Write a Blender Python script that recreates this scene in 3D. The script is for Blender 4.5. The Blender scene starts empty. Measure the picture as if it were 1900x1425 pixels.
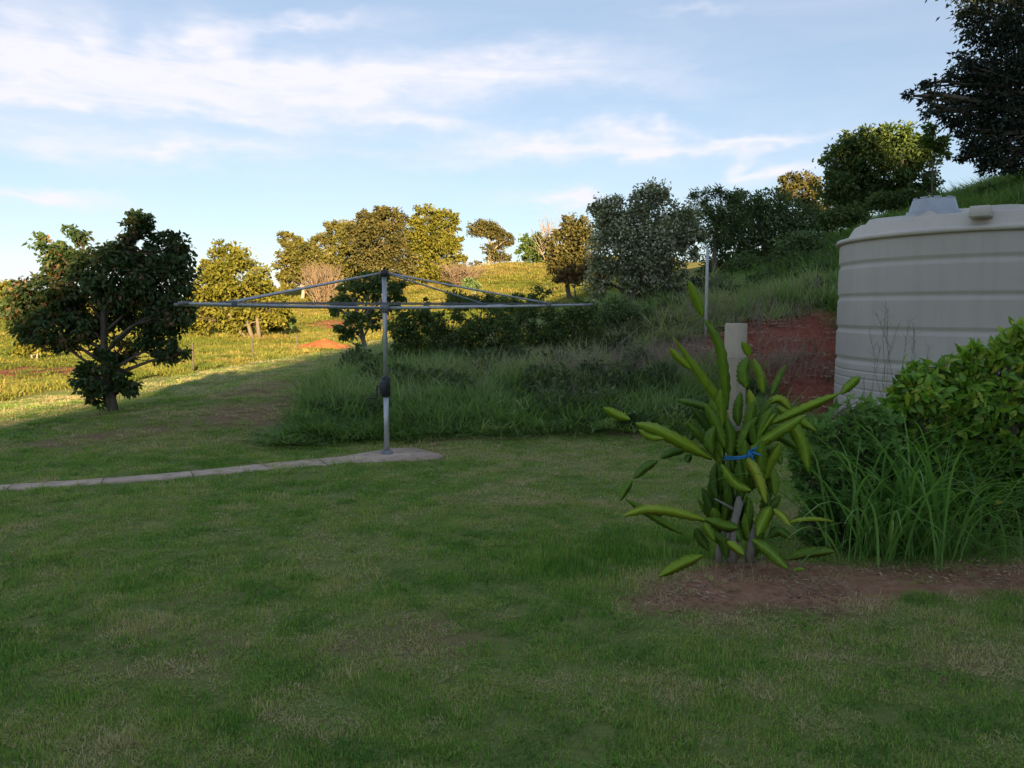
import bpy, math, random
import numpy as np
from mathutils import Vector

# ------------------------------------------------------------------ camera, sky, sun, exposure
scene = bpy.context.scene
F = 1460.0                      # focal length in pixels of the 1900 px wide photograph
PITCH = math.atan(139.5 / F)
CAM_Z = 1.6
SUN_EL = math.radians(12.0)
SUN_AZ = math.radians(168.0)    # clockwise from +Y (the view direction)
SUN_STRENGTH = 4.2
SKY_STRENGTH = 0.05
EXPOSURE = 2.22

cam_data = bpy.data.cameras.new("camera")
cam = bpy.data.objects.new("camera", cam_data)
scene.collection.objects.link(cam)
cam.location = (0, 0, CAM_Z)
cam.rotation_euler = (math.pi / 2 - PITCH, 0, 0)
cam_data.sensor_fit = 'HORIZONTAL'
cam_data.angle_x = 2 * math.atan(950 / F)
cam_data.clip_start = 0.05
cam_data.clip_end = 6000
scene.camera = cam

scene.view_settings.view_transform = 'Standard'
scene.view_settings.look = 'None'
scene.view_settings.gamma = 1.0
scene.view_settings.use_curve_mapping = False
scene.view_settings.exposure = EXPOSURE
scene.render.engine = 'CYCLES'
scene.cycles.use_light_tree = False
scene.cycles.max_bounces = 5
scene.cycles.diffuse_bounces = 3
scene.cycles.glossy_bounces = 2
scene.cycles.transmission_bounces = 2
scene.cycles.transparent_max_bounces = 2
scene.cycles.caustics_reflective = False
scene.cycles.caustics_refractive = False

def ray(px, py):
    xc = (px - 950) / F
    yc = -(py - 712.5) / F
    c, s = math.cos(PITCH), math.sin(PITCH)
    return Vector((xc, c + yc * s, -s + yc * c))

def P(px, py, Y):
    d = ray(px, py)
    t = Y / d.y
    return Vector((d.x * t, Y, CAM_Z + d.z * t))

def build_world():
    w = bpy.data.worlds.new("World")
    scene.world = w
    w.use_nodes = True
    nt = w.node_tree
    N, L = nt.nodes, nt.links
    N.clear()
    out = N.new('ShaderNodeOutputWorld')
    bg = N.new('ShaderNodeBackground')
    bg.inputs['Strength'].default_value = SKY_STRENGTH
    L.new(bg.outputs[0], out.inputs[0])
    sky = N.new('ShaderNodeTexSky')
    sky.sky_type = 'NISHITA'
    sky.sun_disc = False
    sky.sun_elevation = SUN_EL
    sky.sun_rotation = SUN_AZ
    sky.altitude = 300
    sky.air_density = 1.0
    sky.dust_density = 0.2
    sky.ozone_density = 2.0
    tc = N.new('ShaderNodeTexCoord')
    sep = N.new('ShaderNodeSeparateXYZ')
    L.new(tc.outputs['Generated'], sep.inputs[0])

    def M(op, a, b=None, c=None, clamp=False):
        n = N.new('ShaderNodeMath')
        n.operation = op
        n.use_clamp = clamp
        for i, v in enumerate((a, b, c)):
            if v is None:
                continue
            if isinstance(v, (int, float)):
                n.inputs[i].default_value = v
            else:
                L.new(v, n.inputs[i])
        return n.outputs[0]
    az = M('ARCTAN2', sep.outputs[0], sep.outputs[1])
    el = M('ARCSINE', sep.outputs[2])
    comb = N.new('ShaderNodeCombineXYZ')
    L.new(az, comb.inputs[0]); L.new(el, comb.inputs[1])

    def noise(sx, sy, detail, rough, dist=0.0, off=0.0):
        mp = N.new('ShaderNodeMapping')
        mp.inputs['Scale'].default_value = (sx, sy, 1)
        mp.inputs['Location'].default_value = (off, off * 0.7, off)
        L.new(comb.outputs[0], mp.inputs[0])
        n = N.new('ShaderNodeTexNoise')
        n.inputs['Scale'].default_value = 1.0
        n.inputs['Detail'].default_value = detail
        n.inputs['Roughness'].default_value = rough
        n.inputs['Distortion'].default_value = dist
        L.new(mp.outputs[0], n.inputs['Vector'])
        return n.outputs['Fac']

    n_wisp = noise(7, 34, 6, 0.62, 0.9, 3.1)
    n_fine = noise(26, 60, 3, 0.65, 0.0, 8.4)
    n_big = noise(2.2, 8, 2, 0.55, 0.0, 12.7)
    # warp so that cloud edges are ragged
    waz = M('ADD', az, M('MULTIPLY', M('SUBTRACT', noise(9, 16, 3, 0.6, 0, 21.0), 0.5), 0.16))
    wel = M('ADD', el, M('MULTIPLY', M('SUBTRACT', noise(10, 22, 3, 0.6, 0, 5.5), 0.5), 0.075))
    # cloud banks: centre (photo pixels), half extents (px), tilt (deg), weight
    banks = [(40, 60, 110, 85, 8, 0.55), (190, 95, 30, 50, 25, 0.55), (400, 85, 70, 42, -5, 1.0),
             (60, 148, 110, 30, 0, 0.9), (330, 150, 200, 36, 0, 0.8), (230, 170, 420, 48, 2, 0.42),
             (640, 150, 330, 40, 4, 0.55), (900, 130, 220, 30, 6, 0.5), (1150, 150, 170, 26, -4, 0.3),
             (560, 45, 130, 14, 4, 0.5), (720, 228, 130, 17, 0, 0.85), (460, 215, 110, 14, -8, 0.3),
             (300, 272, 260, 26, 2, 0.7), (100, 290, 90, 22, -8, 0.35), (1010, 272, 200, 22, 3, 0.85),
             (1190, 255, 70, 24, -12, 0.95), (1380, 262, 130, 12, 2, 0.8), (1368, 312, 24, 22, 60, 1.3),
             (1410, 335, 60, 14, 4, 0.9), (1070, 368, 48, 18, 0, 1.0), (80, 362, 110, 12, 1, 0.7),
             (10, 505, 60, 20, 0, 0.6), (1290, 12, 80, 10, 0, 0.25), (960, 362, 60, 20, 0, 0.2)]
    wvec = N.new('ShaderNodeCombineXYZ')
    L.new(waz, wvec.inputs[0]); L.new(wel, wvec.inputs[1])
    total = None
    for (px, py, ax, ay, tilt, wt) in banks:
        d = ray(px, py).normalized()
        a0, e0 = math.atan2(d.x, d.y), math.asin(d.z)
        mp = N.new('ShaderNodeMapping')
        mp.vector_type = 'TEXTURE'
        mp.inputs['Location'].default_value = (a0, e0, 0)
        mp.inputs['Rotation'].default_value = (0, 0, math.radians(tilt))
        mp.inputs['Scale'].default_value = (ax / F * 2.1, ay / F * 2.1, 1)
        L.new(wvec.outputs[0], mp.inputs[0])
        gr = N.new('ShaderNodeTexGradient')
        gr.gradient_type = 'QUADRATIC_SPHERE'
        L.new(mp.outputs[0], gr.inputs[0])
        total = M('MULTIPLY', gr.outputs['Fac'], wt * 1.5) if total is None else M('MULTIPLY_ADD', gr.outputs['Fac'], wt * 1.5, total)
    total = M('MINIMUM', total, 1.0)
    tex = M('ADD', M('MULTIPLY', n_wisp, 1.3), M('MULTIPLY', n_fine, 0.5))
    dens = M('MULTIPLY', total, M('SUBTRACT', tex, 0.10))
    # thin cirrus over the whole sky, in and out of view
    cir = M('MULTIPLY', M('SUBTRACT', M('ADD', M('MULTIPLY', n_big, 0.7), M('MULTIPLY', n_wisp, 0.45)), 0.52), 1.6, clamp=True)
    dens = M('ADD', dens, M('MULTIPLY', cir, 0.4))
    dens = M('MINIMUM', M('MAXIMUM', dens, 0.0), 0.95)
    # clouds fade into the band of pale air at the horizon
    mix = N.new('ShaderNodeMix')
    mix.data_type = 'RGBA'
    L.new(dens, mix.inputs['Factor'])
    hs = N.new('ShaderNodeHueSaturation')
    hs.inputs['Saturation'].default_value = 0.86
    hs.inputs['Value'].default_value = 1.0
    L.new(sky.outputs[0], hs.inputs['Color'])
    veil = N.new('ShaderNodeMix')
    veil.data_type = 'RGBA'
    veil.inputs['Factor'].default_value = 0.56
    L.new(hs.outputs[0], veil.inputs['A'])
    veil.inputs['B'].default_value = (1.85, 2.25, 2.95, 1)
    L.new(veil.outputs['Result'], mix.inputs['A'])
    mix.inputs['B'].default_value = (4.15, 4.1, 4.5, 1)
    L.new(mix.outputs['Result'], bg.inputs['Color'])

build_world()

sun_data = bpy.data.lights.new("sun", 'SUN')
sun_data.energy = SUN_STRENGTH
sun_data.angle = math.radians(0.5)
sun_data.color = (1.0, 0.72, 0.38)
sun = bpy.data.objects.new("sun", sun_data)
scene.collection.objects.link(sun)
to_sun = Vector((math.sin(SUN_AZ) * math.cos(SUN_EL), math.cos(SUN_AZ) * math.cos(SUN_EL), math.sin(SUN_EL)))
sun.rotation_euler = to_sun.to_track_quat('Z', 'Y').to_euler()
sun.location = (30, -20, 30)

# ------------------------------------------------------------------ helpers
rng = np.random.default_rng(7)
random.seed(7)
COL = scene.collection

def hash2(ix, iy, seed):
    h = (ix.astype(np.int64) * 374761393 + iy.astype(np.int64) * 668265263 + seed * 974711) & 0x7fffffff
    h = ((h ^ (h >> 13)) * 1274126177) & 0x7fffffff
    return ((h ^ (h >> 16)) & 0xffff) / 65535.0

def vnoise(x, y, seed=0):
    ix, iy = np.floor(x), np.floor(y)
    fx, fy = x - ix, y - iy
    fx, fy = fx * fx * (3 - 2 * fx), fy * fy * (3 - 2 * fy)
    a, b = hash2(ix, iy, seed), hash2(ix + 1, iy, seed)
    c, d = hash2(ix, iy + 1, seed), hash2(ix + 1, iy + 1, seed)
    return (a * (1 - fx) + b * fx) * (1 - fy) + (c * (1 - fx) + d * fx) * fy

def fbm(x, y, seed=0, octv=4):
    s, a, t = 0, 0.5, 0
    for i in range(octv):
        s = s + a * vnoise(x * 2 ** i, y * 2 ** i, seed + i * 17)
        t += a
        a *= 0.5
    return s / t

def raw_mesh(name, verts, faces_flat, loop_totals, tint=None, smooth=False):
    me = bpy.data.meshes.new(name)
    verts = np.asarray(verts, dtype=np.float32)
    ff = np.asarray(faces_flat, dtype=np.int32)
    lt = np.asarray(loop_totals, dtype=np.int32)
    me.vertices.add(len(verts)); me.vertices.foreach_set('co', verts.ravel())
    me.loops.add(len(ff)); me.loops.foreach_set('vertex_index', ff)
    me.polygons.add(len(lt))
    me.polygons.foreach_set('loop_start', np.concatenate([[0], np.cumsum(lt)[:-1]]).astype(np.int32))
    me.polygons.foreach_set('loop_total', lt)
    if smooth:
        me.polygons.foreach_set('use_smooth', np.ones(len(lt), dtype=bool))
    if tint is not None:
        at = me.attributes.new('tint', 'FLOAT', 'POINT')
        at.data.foreach_set('value', np.asarray(tint, dtype=np.float32))
    me.update(calc_edges=True)
    me.validate()
    return me

class MB:
    """collects tubes, boxes, lathes and leaves for one mesh"""
    def __init__(self):
        self.v, self.f, self.t = [], [], []
        self.n = 0
    def add(self, verts, faces, tint=0.5):
        verts = [tuple(q) for q in verts]
        self.v += verts
        self.t += [tint] * len(verts) if not hasattr(tint, '__len__') else list(tint)
        self.f += [tuple(i + self.n for i in q) for q in faces]
        self.n += len(verts)
    def tube(self, pts, radii, sides=6, cap=True, tint=0.5):
        pts = [Vector(q) for q in pts]
        if not hasattr(radii, '__len__'):
            radii = [radii] * len(pts)
        vs, fs = [], []
        prev = None
        for i, p in enumerate(pts):
            d = (pts[min(i + 1, len(pts) - 1)] - pts[max(i - 1, 0)])
            if d.length < 1e-6:
                d = Vector((0, 0, 1))
            d.normalize()
            if prev is None:
                a = d.cross(Vector((0, 1, 0)) if abs(d.y) < 0.8 else Vector((1, 0, 0))).normalized()
            else:
                a = (prev - d * prev.dot(d))
                a = a.normalized() if a.length > 1e-6 else d.orthogonal().normalized()
            prev = a
            b = d.cross(a)
            for k in range(sides):
                an = 2 * math.pi * k / sides
                vs.append(p + (a * math.cos(an) + b * math.sin(an)) * radii[i])
        for i in range(len(pts) - 1):
            for k in range(sides):
                k2 = (k + 1) % sides
                fs.append((i * sides + k, i * sides + k2, (i + 1) * sides + k2, (i + 1) * sides + k))
        if cap:
            fs.append(tuple(range(sides))[::-1])
            fs.append(tuple((len(pts) - 1) * sides + k for k in range(sides)))
        self.add(vs, fs, tint)
    def box(self, c, s, rz=0.0, tint=0.5, taper=1.0, bev=0.0):
        cx, cy, cz = c
        hx, hy, hz = s[0] / 2, s[1] / 2, s[2] / 2
        def loop(x, y, z, b):
            q = [(-x + b, -y), (x - b, -y), (x, -y + b), (x, y - b), (x - b, y), (-x + b, y), (-x, y - b), (-x, -y + b)]
            r = []
            for (u, w) in q:
                r.append((cx + u * math.cos(rz) - w * math.sin(rz), cy + u * math.sin(rz) + w * math.cos(rz), cz + z))
            return r
        b = bev if bev > 0 else min(hx, hy) * 0.08
        bz = min(b, hz * 0.5)
        vs = loop(hx - b * .7, hy - b * .7, -hz, b * .6) + loop(hx, hy, -hz + bz, b) + loop(hx * taper, hy * taper, hz - bz, b) + loop(hx * taper - b * .7, hy * taper - b * .7, hz, b * .6)
        fs = []
        for i in range(3):
            for k in range(8):
                k2 = (k + 1) % 8
                fs.append((i * 8 + k, i * 8 + k2, (i + 1) * 8 + k2, (i + 1) * 8 + k))
        fs.append(tuple(range(8))[::-1]); fs.append(tuple(24 + k for k in range(8)))
        self.add(vs, fs, tint)
    def lathe(self, prof, c=(0, 0, 0), seg=96, tint=0.5, fn=None):
        vs, fs = [], []
        for i, (r, z) in enumerate(prof):
            for k in range(seg):
                a = 2 * math.pi * k / seg
                rr, zz = (r, z) if fn is None else fn(r, z, a)
                vs.append((c[0] + rr * math.cos(a), c[1] + rr * math.sin(a), c[2] + zz))
        for i in range(len(prof) - 1):
            for k in range(seg):
                k2 = (k + 1) % seg
                fs.append((i * seg + k, i * seg + k2, (i + 1) * seg + k2, (i + 1) * seg + k))
        self.add(vs, fs, tint)
    def mesh(self, name, smooth=False):
        flat = [i for q in self.f for i in q]
        return raw_mesh(name, np.array(self.v), flat, [len(q) for q in self.f], self.t, smooth)
    def build(self, name, mat, parent=None, smooth=False):
        return obj(name, self.mesh(name, smooth), mat, parent)

def obj(name, me, mat=None, parent=None):
    o = bpy.data.objects.new(name, me)
    COL.objects.link(o)
    if mat is not None and me is not None and len(me.materials) == 0:
        me.materials.append(mat)
    if parent is not None:
        o.parent = parent
    return o

def tag(o, label=None, cat=None, group=None, kind=None):
    if label: o['label'] = label
    if cat: o['category'] = cat
    if group: o['group'] = group
    if kind: o['kind'] = kind
    return o

def empty(name, label, cat, group=None):
    o = bpy.data.objects.new(name, None)
    o.empty_display_size = 0.2
    COL.objects.link(o)
    return tag(o, label, cat, group)

# ---- materials
def new_mat(name):
    m = bpy.data.materials.new(name)
    m.use_nodes = True
    nt = m.node_tree
    nt.nodes.clear()
    out = nt.nodes.new('ShaderNodeOutputMaterial')
    return m, nt, out

def leaf_mat(name, cols, trans=0.3, rough=0.5, spec=0.25, tcol=1.15, instancer=False, tspread=0.35):
    """leaf or blade: colour from the 'tint' attribute through a ramp, some light coming through"""
    m, nt, out = new_mat(name)
    N, L = nt.nodes, nt.links
    at = N.new('ShaderNodeAttribute'); at.attribute_name = 'tint'
    fac = at.outputs['Fac']
    if instancer:
        ai = N.new('ShaderNodeAttribute'); ai.attribute_type = 'INSTANCER'; ai.attribute_name = 'ptint'
        ad = N.new('ShaderNodeMath'); ad.operation = 'MULTIPLY_ADD'; ad.use_clamp = True
        L.new(at.outputs['Fac'], ad.inputs[0]); ad.inputs[1].default_value = tspread
        L.new(ai.outputs['Fac'], ad.inputs[2])
        fac = ad.outputs[0]
    ramp = N.new('ShaderNodeValToRGB')
    els = ramp.color_ramp.elements
    while len(els) < len(cols):
        els.new(0.5)
    for e, (p, c) in zip(els, cols):
        e.position = p
        e.color = (*c, 1)
    L.new(fac, ramp.inputs[0])
    bs = N.new('ShaderNodeBsdfPrincipled')
    bs.inputs['Roughness'].default_value = rough
    bs.inputs['Specular IOR Level'].default_value = spec
    L.new(ramp.outputs[0], bs.inputs['Base Color'])
    tr = N.new('ShaderNodeBsdfTranslucent')
    br = N.new('ShaderNodeMix'); br.data_type = 'RGBA'; br.blend_type = 'MULTIPLY'
    br.inputs['Factor'].default_value = 1.0
    L.new(ramp.outputs[0], br.inputs['A'])
    br.inputs['B'].default_value = (tcol * 1.1, tcol * 1.15, tcol * 0.6, 1)
    L.new(br.outputs['Result'], tr.inputs[0])
    mx = N.new('ShaderNodeMixShader'); mx.inputs[0].default_value = trans
    L.new(bs.outputs[0], mx.inputs[1]); L.new(tr.outputs[0], mx.inputs[2])
    L.new(mx.outputs[0], out.inputs[0])
    return m

def plain_mat(name, c1, c2, scale=6.0, rough=0.7, spec=0.3, metallic=0.0, bump=0.0, bscale=40.0, stretch=(1, 1, 1), c3=None, s3=30.0, a3=0.3):
    """solid surface: two colours mottled by noise, optional third speckle, fine bump"""
    m, nt, out = new_mat(name)
    N, L = nt.nodes, nt.links
    tc = N.new('ShaderNodeTexCoord')
    mp = N.new('ShaderNodeMapping'); mp.inputs['Scale'].default_value = stretch
    L.new(tc.outputs['Object'], mp.inputs[0])
    no = N.new('ShaderNodeTexNoise'); no.inputs['Scale'].default_value = scale
    no.inputs['Detail'].default_value = 6; no.inputs['Roughness'].default_value = 0.6
    L.new(mp.outputs[0], no.inputs['Vector'])
    rp = N.new('ShaderNodeValToRGB')
    rp.color_ramp.elements[0].position = 0.32; rp.color_ramp.elements[0].color = (*c1, 1)
    rp.color_ramp.elements[1].position = 0.68; rp.color_ramp.elements[1].color = (*c2, 1)
    L.new(no.outputs['Fac'], rp.inputs[0])
    col = rp.outputs[0]
    if c3 is not None:
        n3 = N.new('ShaderNodeTexNoise'); n3.inputs['Scale'].default_value = s3; n3.inputs['Detail'].default_value = 4
        L.new(mp.outputs[0], n3.inputs['Vector'])
        r3 = N.new('ShaderNodeMapRange'); r3.inputs['From Min'].default_value = 0.52; r3.inputs['From Max'].default_value = 0.72
        r3.inputs['To Max'].default_value = a3
        L.new(n3.outputs['Fac'], r3.inputs[0])
        mx = N.new('ShaderNodeMix'); mx.data_type = 'RGBA'
        L.new(r3.outputs[0], mx.inputs['Factor']); L.new(col, mx.inputs['A']); mx.inputs['B'].default_value = (*c3, 1)
        col = mx.outputs['Result']
    bs = N.new('ShaderNodeBsdfPrincipled')
    bs.inputs['Roughness'].default_value = rough
    bs.inputs['Metallic'].default_value = metallic
    bs.inputs['Specular IOR Level'].default_value = spec
    L.new(col, bs.inputs['Base Color'])
    if bump > 0:
        nb = N.new('ShaderNodeTexNoise'); nb.inputs['Scale'].default_value = bscale; nb.inputs['Detail'].default_value = 5
        L.new(mp.outputs[0], nb.inputs['Vector'])
        bp = N.new('ShaderNodeBump'); bp.inputs['Strength'].default_value = 1.0; bp.inputs['Distance'].default_value = bump
        L.new(nb.outputs['Fac'], bp.inputs['Height']); L.new(bp.outputs[0], bs.inputs['Normal'])
    L.new(bs.outputs[0], out.inputs[0])
    return m

# ------------------------------------------------------------------ terrain
CTRL = []
for x in (-9, -6, -3, 0, 3, 5.5):
    for y in (-6, -2, 1.5, 4, 6.5):
        CTRL.append((x, y, -0.02 if x < -6 else 0.0))
CTRL += [(-1.5, 8.5, 0), (0.8, 9.4, 0), (2.2, 9.6, 0), (3.2, 9.4, 0), (-3, 8.0, 0), (-4.2, 8.0, -0.02), (5.7, 8.0, 0), (5.7, 9.6, 0), (4.6, 9.3, 0), (7, 9, 0), (6.5, 10.6, 0.05),
         # brown mown spur with the dark tree on it
         (-5.9, 9.2, -0.06), (-4.4, 10, 0.08), (-3.4, 10, 0.12), (-5.75, 11.3, 0.15), (-4.2, 13, 0.28), (-4.0, 15, 0.34), (-3.4, 18, 0.42), (-2.7, 8.75, 0.0),
         (-8.5, 9.5, -0.22), (-8, 12.0, -0.35), (-7.2, 14, -0.3), (-7, 18, -0.45), (-6.5, 24, -0.4),
         # grassed bank behind the clothes line
         (-2.2, 10, 0.1), (-2.2, 12, 0.34), (-1.5, 9.5, 0.02), (-1.5, 10.6, 0.2), (-1.5, 12, 0.42), (-1.5, 14, 0.55), (-1.5, 18, 0.5), (-2, 24, 0.2), (-2, 30, -0.1),
         (0.5, 9.9, 0.04), (0.8, 11, 0.28), (0.8, 12.6, 0.58), (0.8, 15, 0.85), (1, 20, 1.0), (1, 30, 0.9), (0.5, 45, 1.3),
         (3, 10.2, 0.06), (3, 11.5, 0.36), (3, 13, 0.85), (3, 15, 1.3), (3, 17.5, 1.6), (3, 23, 1.6), (3.5, 32, 1.9),
         (4.2, 10.9, 0.12), (4.2, 12, 0.62), (4.6, 14, 1.42), (4.6, 16, 1.8), (5, 19, 2.15),
         (6, 11.7, 0.25), (6, 13, 1.1), (6.3, 15, 1.95), (7, 17.5, 2.6), (8, 18, 3.05), (8, 8, 0.15), (8.4, 10, 0.5), (8.4, 12, 1.2), (8.4, 14, 2.1), (8, 24, 2.6), (10.5, 25, 3.7), (6, 24, 1.9), (5, 30, 1.9), (9, 32, 2.5), (16, 25, 5.5),
         (10, 6, 0.8), (10.4, 10, 1.6), (10.4, 14, 2.9), (10.4, 19, 3.9), (13, 0, 2.2), (13, 8, 2.7), (13, 14, 3.8), (13, 19, 4.7), (13, 25, 4.6), (9, -2, 0.3), (9, -9, 1.2), (4, -10, 0.1),
         # hill at right; unseen hill behind the camera, shaped to shade the foreground
         (20, 0, 6.2), (20, 12, 6.8), (20, 24, 6.6), (30, 0, 10.5), (30, 18, 10.5), (30, 30, 9), (40, 8, 12), (42, 28, 9.5), (60, 0, 12), (60, 40, 7),
         (-6, -16, 0), (2, -15, 0.1), (8, -15, 0.8), (20, -18, 5), (32, -14, 9), (-16, -30, 0.0), (0, -35, 0.5), (14, -40, 3), (30, -40, 9), (60, -40, 11),
         (-20, -70, 0), (0, -70, 4), (15, -72, 12), (30, -70, 17), (60, -70, 16), (-24, -100, 0), (-12, -100, 1), (0, -100, 10.6), (8, -100, 17.9), (15, -100, 24.3), (19, -100, 28), (22.5, -100, 31), (30, -100, 32.8), (37, -100, 34.4), (45, -100, 34.6), (70, -100, 27),
         (-14, -140, 0), (4, -140, 8), (22, -140, 22), (50, -140, 22), (90, -120, 15),
         (18, 38, 4.6), (20, 55, 4.4), (40, 60, 4), (10, 42, 3.8),
         # sunlit valley and the far ridge
         (-11, 17, -0.55), (-10, 24, -0.6), (-9, 36, -0.55), (-8.5, 45, -0.5), (-14, 14, -0.7), (-19.5, 30, -0.75), (-15, 22, -0.7), (-20, 45, -0.46), (-16.4, 50, -0.35), (-24, 18, -1.0), (-30, 30, -0.8), (-12, 60, 0.2), (-22, 64, 0.5), (-39, 60, 0.5),
         (-3, 60, 1.7), (3, 62, 2.5), (-21, 90, 3.0), (-8, 85, 4.6), (2, 90, 5.9), (0, 110, 7.7), (8, 110, 7.9), (-14, 110, 6.4), (-45, 92, 2.2), (-65, 100, 2.4), (-30, 110, 4.2),
         (0, 130, 6.5), (-40, 140, 3), (30, 110, 7), (40, 140, 5), (-60, 50, 0.5), (-60, 10, -1.5), (-40, -20, -1.5), (-25, -5, -0.8), (-14, 4, -0.3), (-14, -15, -0.4), (80, 100, 5), (100, 0, 12), (-100, 0, -2), (-110, 110, 2), (0, 180, 4), (-100, 180, 2), (100, 180, 4)]
CTRL = np.array(CTRL, dtype=float)

def _U(r):
    return np.where(r > 1e-9, r * r * np.log(np.maximum(r, 1e-9)), 0.0)
# thin-plate surface in a slightly compressed plane, so that near detail counts
def _warp(x, y):
    return np.arcsinh(x / 12.0) * 12.0, np.arcsinh((y - 8) / 14.0) * 14.0
_cx, _cy = _warp(CTRL[:, 0], CTRL[:, 1])
_n = len(CTRL)
_K = _U(np.hypot(_cx[:, None] - _cx[None], _cy[:, None] - _cy[None])) + np.eye(_n) * 0.15
_Pm = np.stack([np.ones(_n), _cx, _cy], 1)
_A = np.zeros((_n + 3, _n + 3)); _A[:_n, :_n] = _K; _A[:_n, _n:] = _Pm; _A[_n:, :_n] = _Pm.T
_W = np.linalg.solve(_A, np.concatenate([CTRL[:, 2], np.zeros(3)]))

def H(x, y):
    x = np.asarray(x, dtype=float); y = np.asarray(y, dtype=float)
    shp = np.broadcast(x, y).shape
    x, y = np.broadcast_to(x, shp).ravel(), np.broadcast_to(y, shp).ravel()
    out = np.zeros(len(x))
    for s in range(0, len(x), 20000):
        xs, ys = x[s:s + 20000], y[s:s + 20000]
        u, v = _warp(xs, ys)
        z = _U(np.hypot(u[:, None] - _cx[None], v[:, None] - _cy[None])) @ _W[:_n] + _W[_n] + _W[_n + 1] * u + _W[_n + 2] * v
        r = np.hypot(xs, ys - 20)
        k = np.clip((r - 175) / 150, 0, 1); k = k * k * (3 - 2 * k)
        z = z * (1 - k) - 6 * k
        # small bumps: nearly none on the mown lawn, more on the rough ground
        lawn = np.clip((11 - np.hypot(xs + 0.5, (ys - 3))) / 4, 0, 1)
        z = z + (fbm(xs * 0.9, ys * 0.9, 3) - 0.5) * (0.05 + 0.20 * (1 - lawn)) + (fbm(xs * 0.16, ys * 0.16, 9) - 0.5) * 0.5 * np.clip((r - 12) / 30, 0, 1)
        out[s:s + 20000] = z
    return out.reshape(shp)

def Hs(x, y):
    return float(H(np.array([x]), np.array([y]))[0])

def blob(x, y, cx, cy, rx, ry, rot=0.0):
    c, s = math.cos(rot), math.sin(rot)
    u = ((x - cx) * c + (y - cy) * s) / rx
    v = (-(x - cx) * s + (y - cy) * c) / ry
    return np.exp(-(u * u + v * v))

def masks(x, y):
    n1 = fbm(x * 1.3, y * 1.3, 31)
    n2 = fbm(x * 4.0, y * 4.0, 57, 3)
    n3 = fbm(x * 0.5, y * 0.9, 77)
    red = 1.2 * blob(x, y, 4.5, 13.2, 1.5, 1.3) + 1.0 * blob(x, y, 4.3, 11.6, 0.7, 0.8) + 1.2 * blob(x, y, 3.2, 13.2, 1.2, 0.7) + 1.1 * blob(x, y, 2.2, 13.0, 0.9, 0.45)
    red = red + 2.0 * blob(x, y, -18.5, 27.5, 3.4, 3.2) + 1.0 * blob(x, y, -15.5, 27.5, 1.8, 1.5) + 0.8 * blob(x, y, -13, 62, 6, 4)
    red = red + 1.15 * blob(x, y, 1.75, 4.5, 0.8, 0.42) + 1.1 * blob(x, y, 2.9, 4.55, 0.9, 0.25, 0.12) + 0.9 * blob(x, y, 2.65, 3.75, 0.25, 0.12) + 0.7 * blob(x, y, 1.15, 4.15, 0.4, 0.12)
    red = np.clip((red + (n1 - 0.5) * 0.7 + (n2 - 0.5) * 0.45 - 0.42) * 3.0, 0, 1)
    brown = 0.72 * blob(x, y, -3.4, 10.6, 1.3, 1.4, 0.5) + 0.75 * blob(x, y, -5.2, 9.6, 1.8, 0.45, 0.35) + 0.62 * blob(x, y, -4.2, 13, 1.6, 1.5) + 0.5 * blob(x, y, -3.9, 16, 1, 2.2)
    for (px, py, rx, ry, wt) in ((325, 1105, .4, .22, .8), (375, 1205, .5, .25, .75), (240, 1250, .5, .2, .75), (685, 1190, .5, .2, .7), (560, 1300, .4, .12, .4), (1050, 1330, .4, .12, .5),
                                 (520, 1400, .4, .1, .6), (1330, 1330, .3, .1, .5), (150, 1170, .4, .18, .5), (960, 1180, .5, .15, .4), (1700, 1230, .5, .12, .45), (1480, 1420, .4, .1, .5), (820, 1150, .5, .15, .5)):
        q = P(px, py, 1.0)
        t = CAM_Z / (CAM_Z - q.z)
        brown = brown + wt * 0.6 * blob(x, y, q.x * t, t, rx, ry)
    brown = brown + 0.5 * blob(x, y, 1.6, 4.2, 1.3, 0.6) + 0.35 * blob(x, y, 2.6, 3.7, 1.0, 0.5)
    # scuffed line where the mown lawn meets the bank
    brown = brown + 0.8 * np.exp(-((y - (9.75 - 0.10 * (x - 1) ** 2 * (x < 1))) / 0.10) ** 2) * (x > -1) * (x < 4)
    brown = np.clip((brown + (n1 - 0.5) * 0.9 + (n2 - 0.5) * 0.7 - 0.30) * 1.9, 0, 1)
    mown_edge = -12.2 + (y - 17) * 0.12
    past = np.clip((mown_edge - x) / 1.0, 0, 1) * np.clip((y + 10) / 10, 0, 1)
    past = np.maximum(past, np.clip((y - 47) / 3, 0, 1))
    past = np.maximum(past, np.clip((x - 8.5) / 2, 0, 1))
    bank = np.clip((y - (9.7 - 0.10 * np.minimum(x - 1, 0) ** 2 * 0.4)) / 0.4, 0, 1) * np.clip((x + 2.9 + 0.09 * (y - 9)) / 0.5, 0, 1)
    past = np.clip(np.maximum(past, bank), 0, 1)
    return red, brown, past, n3

def deep_red(x, y):
    return np.clip((y - 7) / 2, 0, 1)

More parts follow.
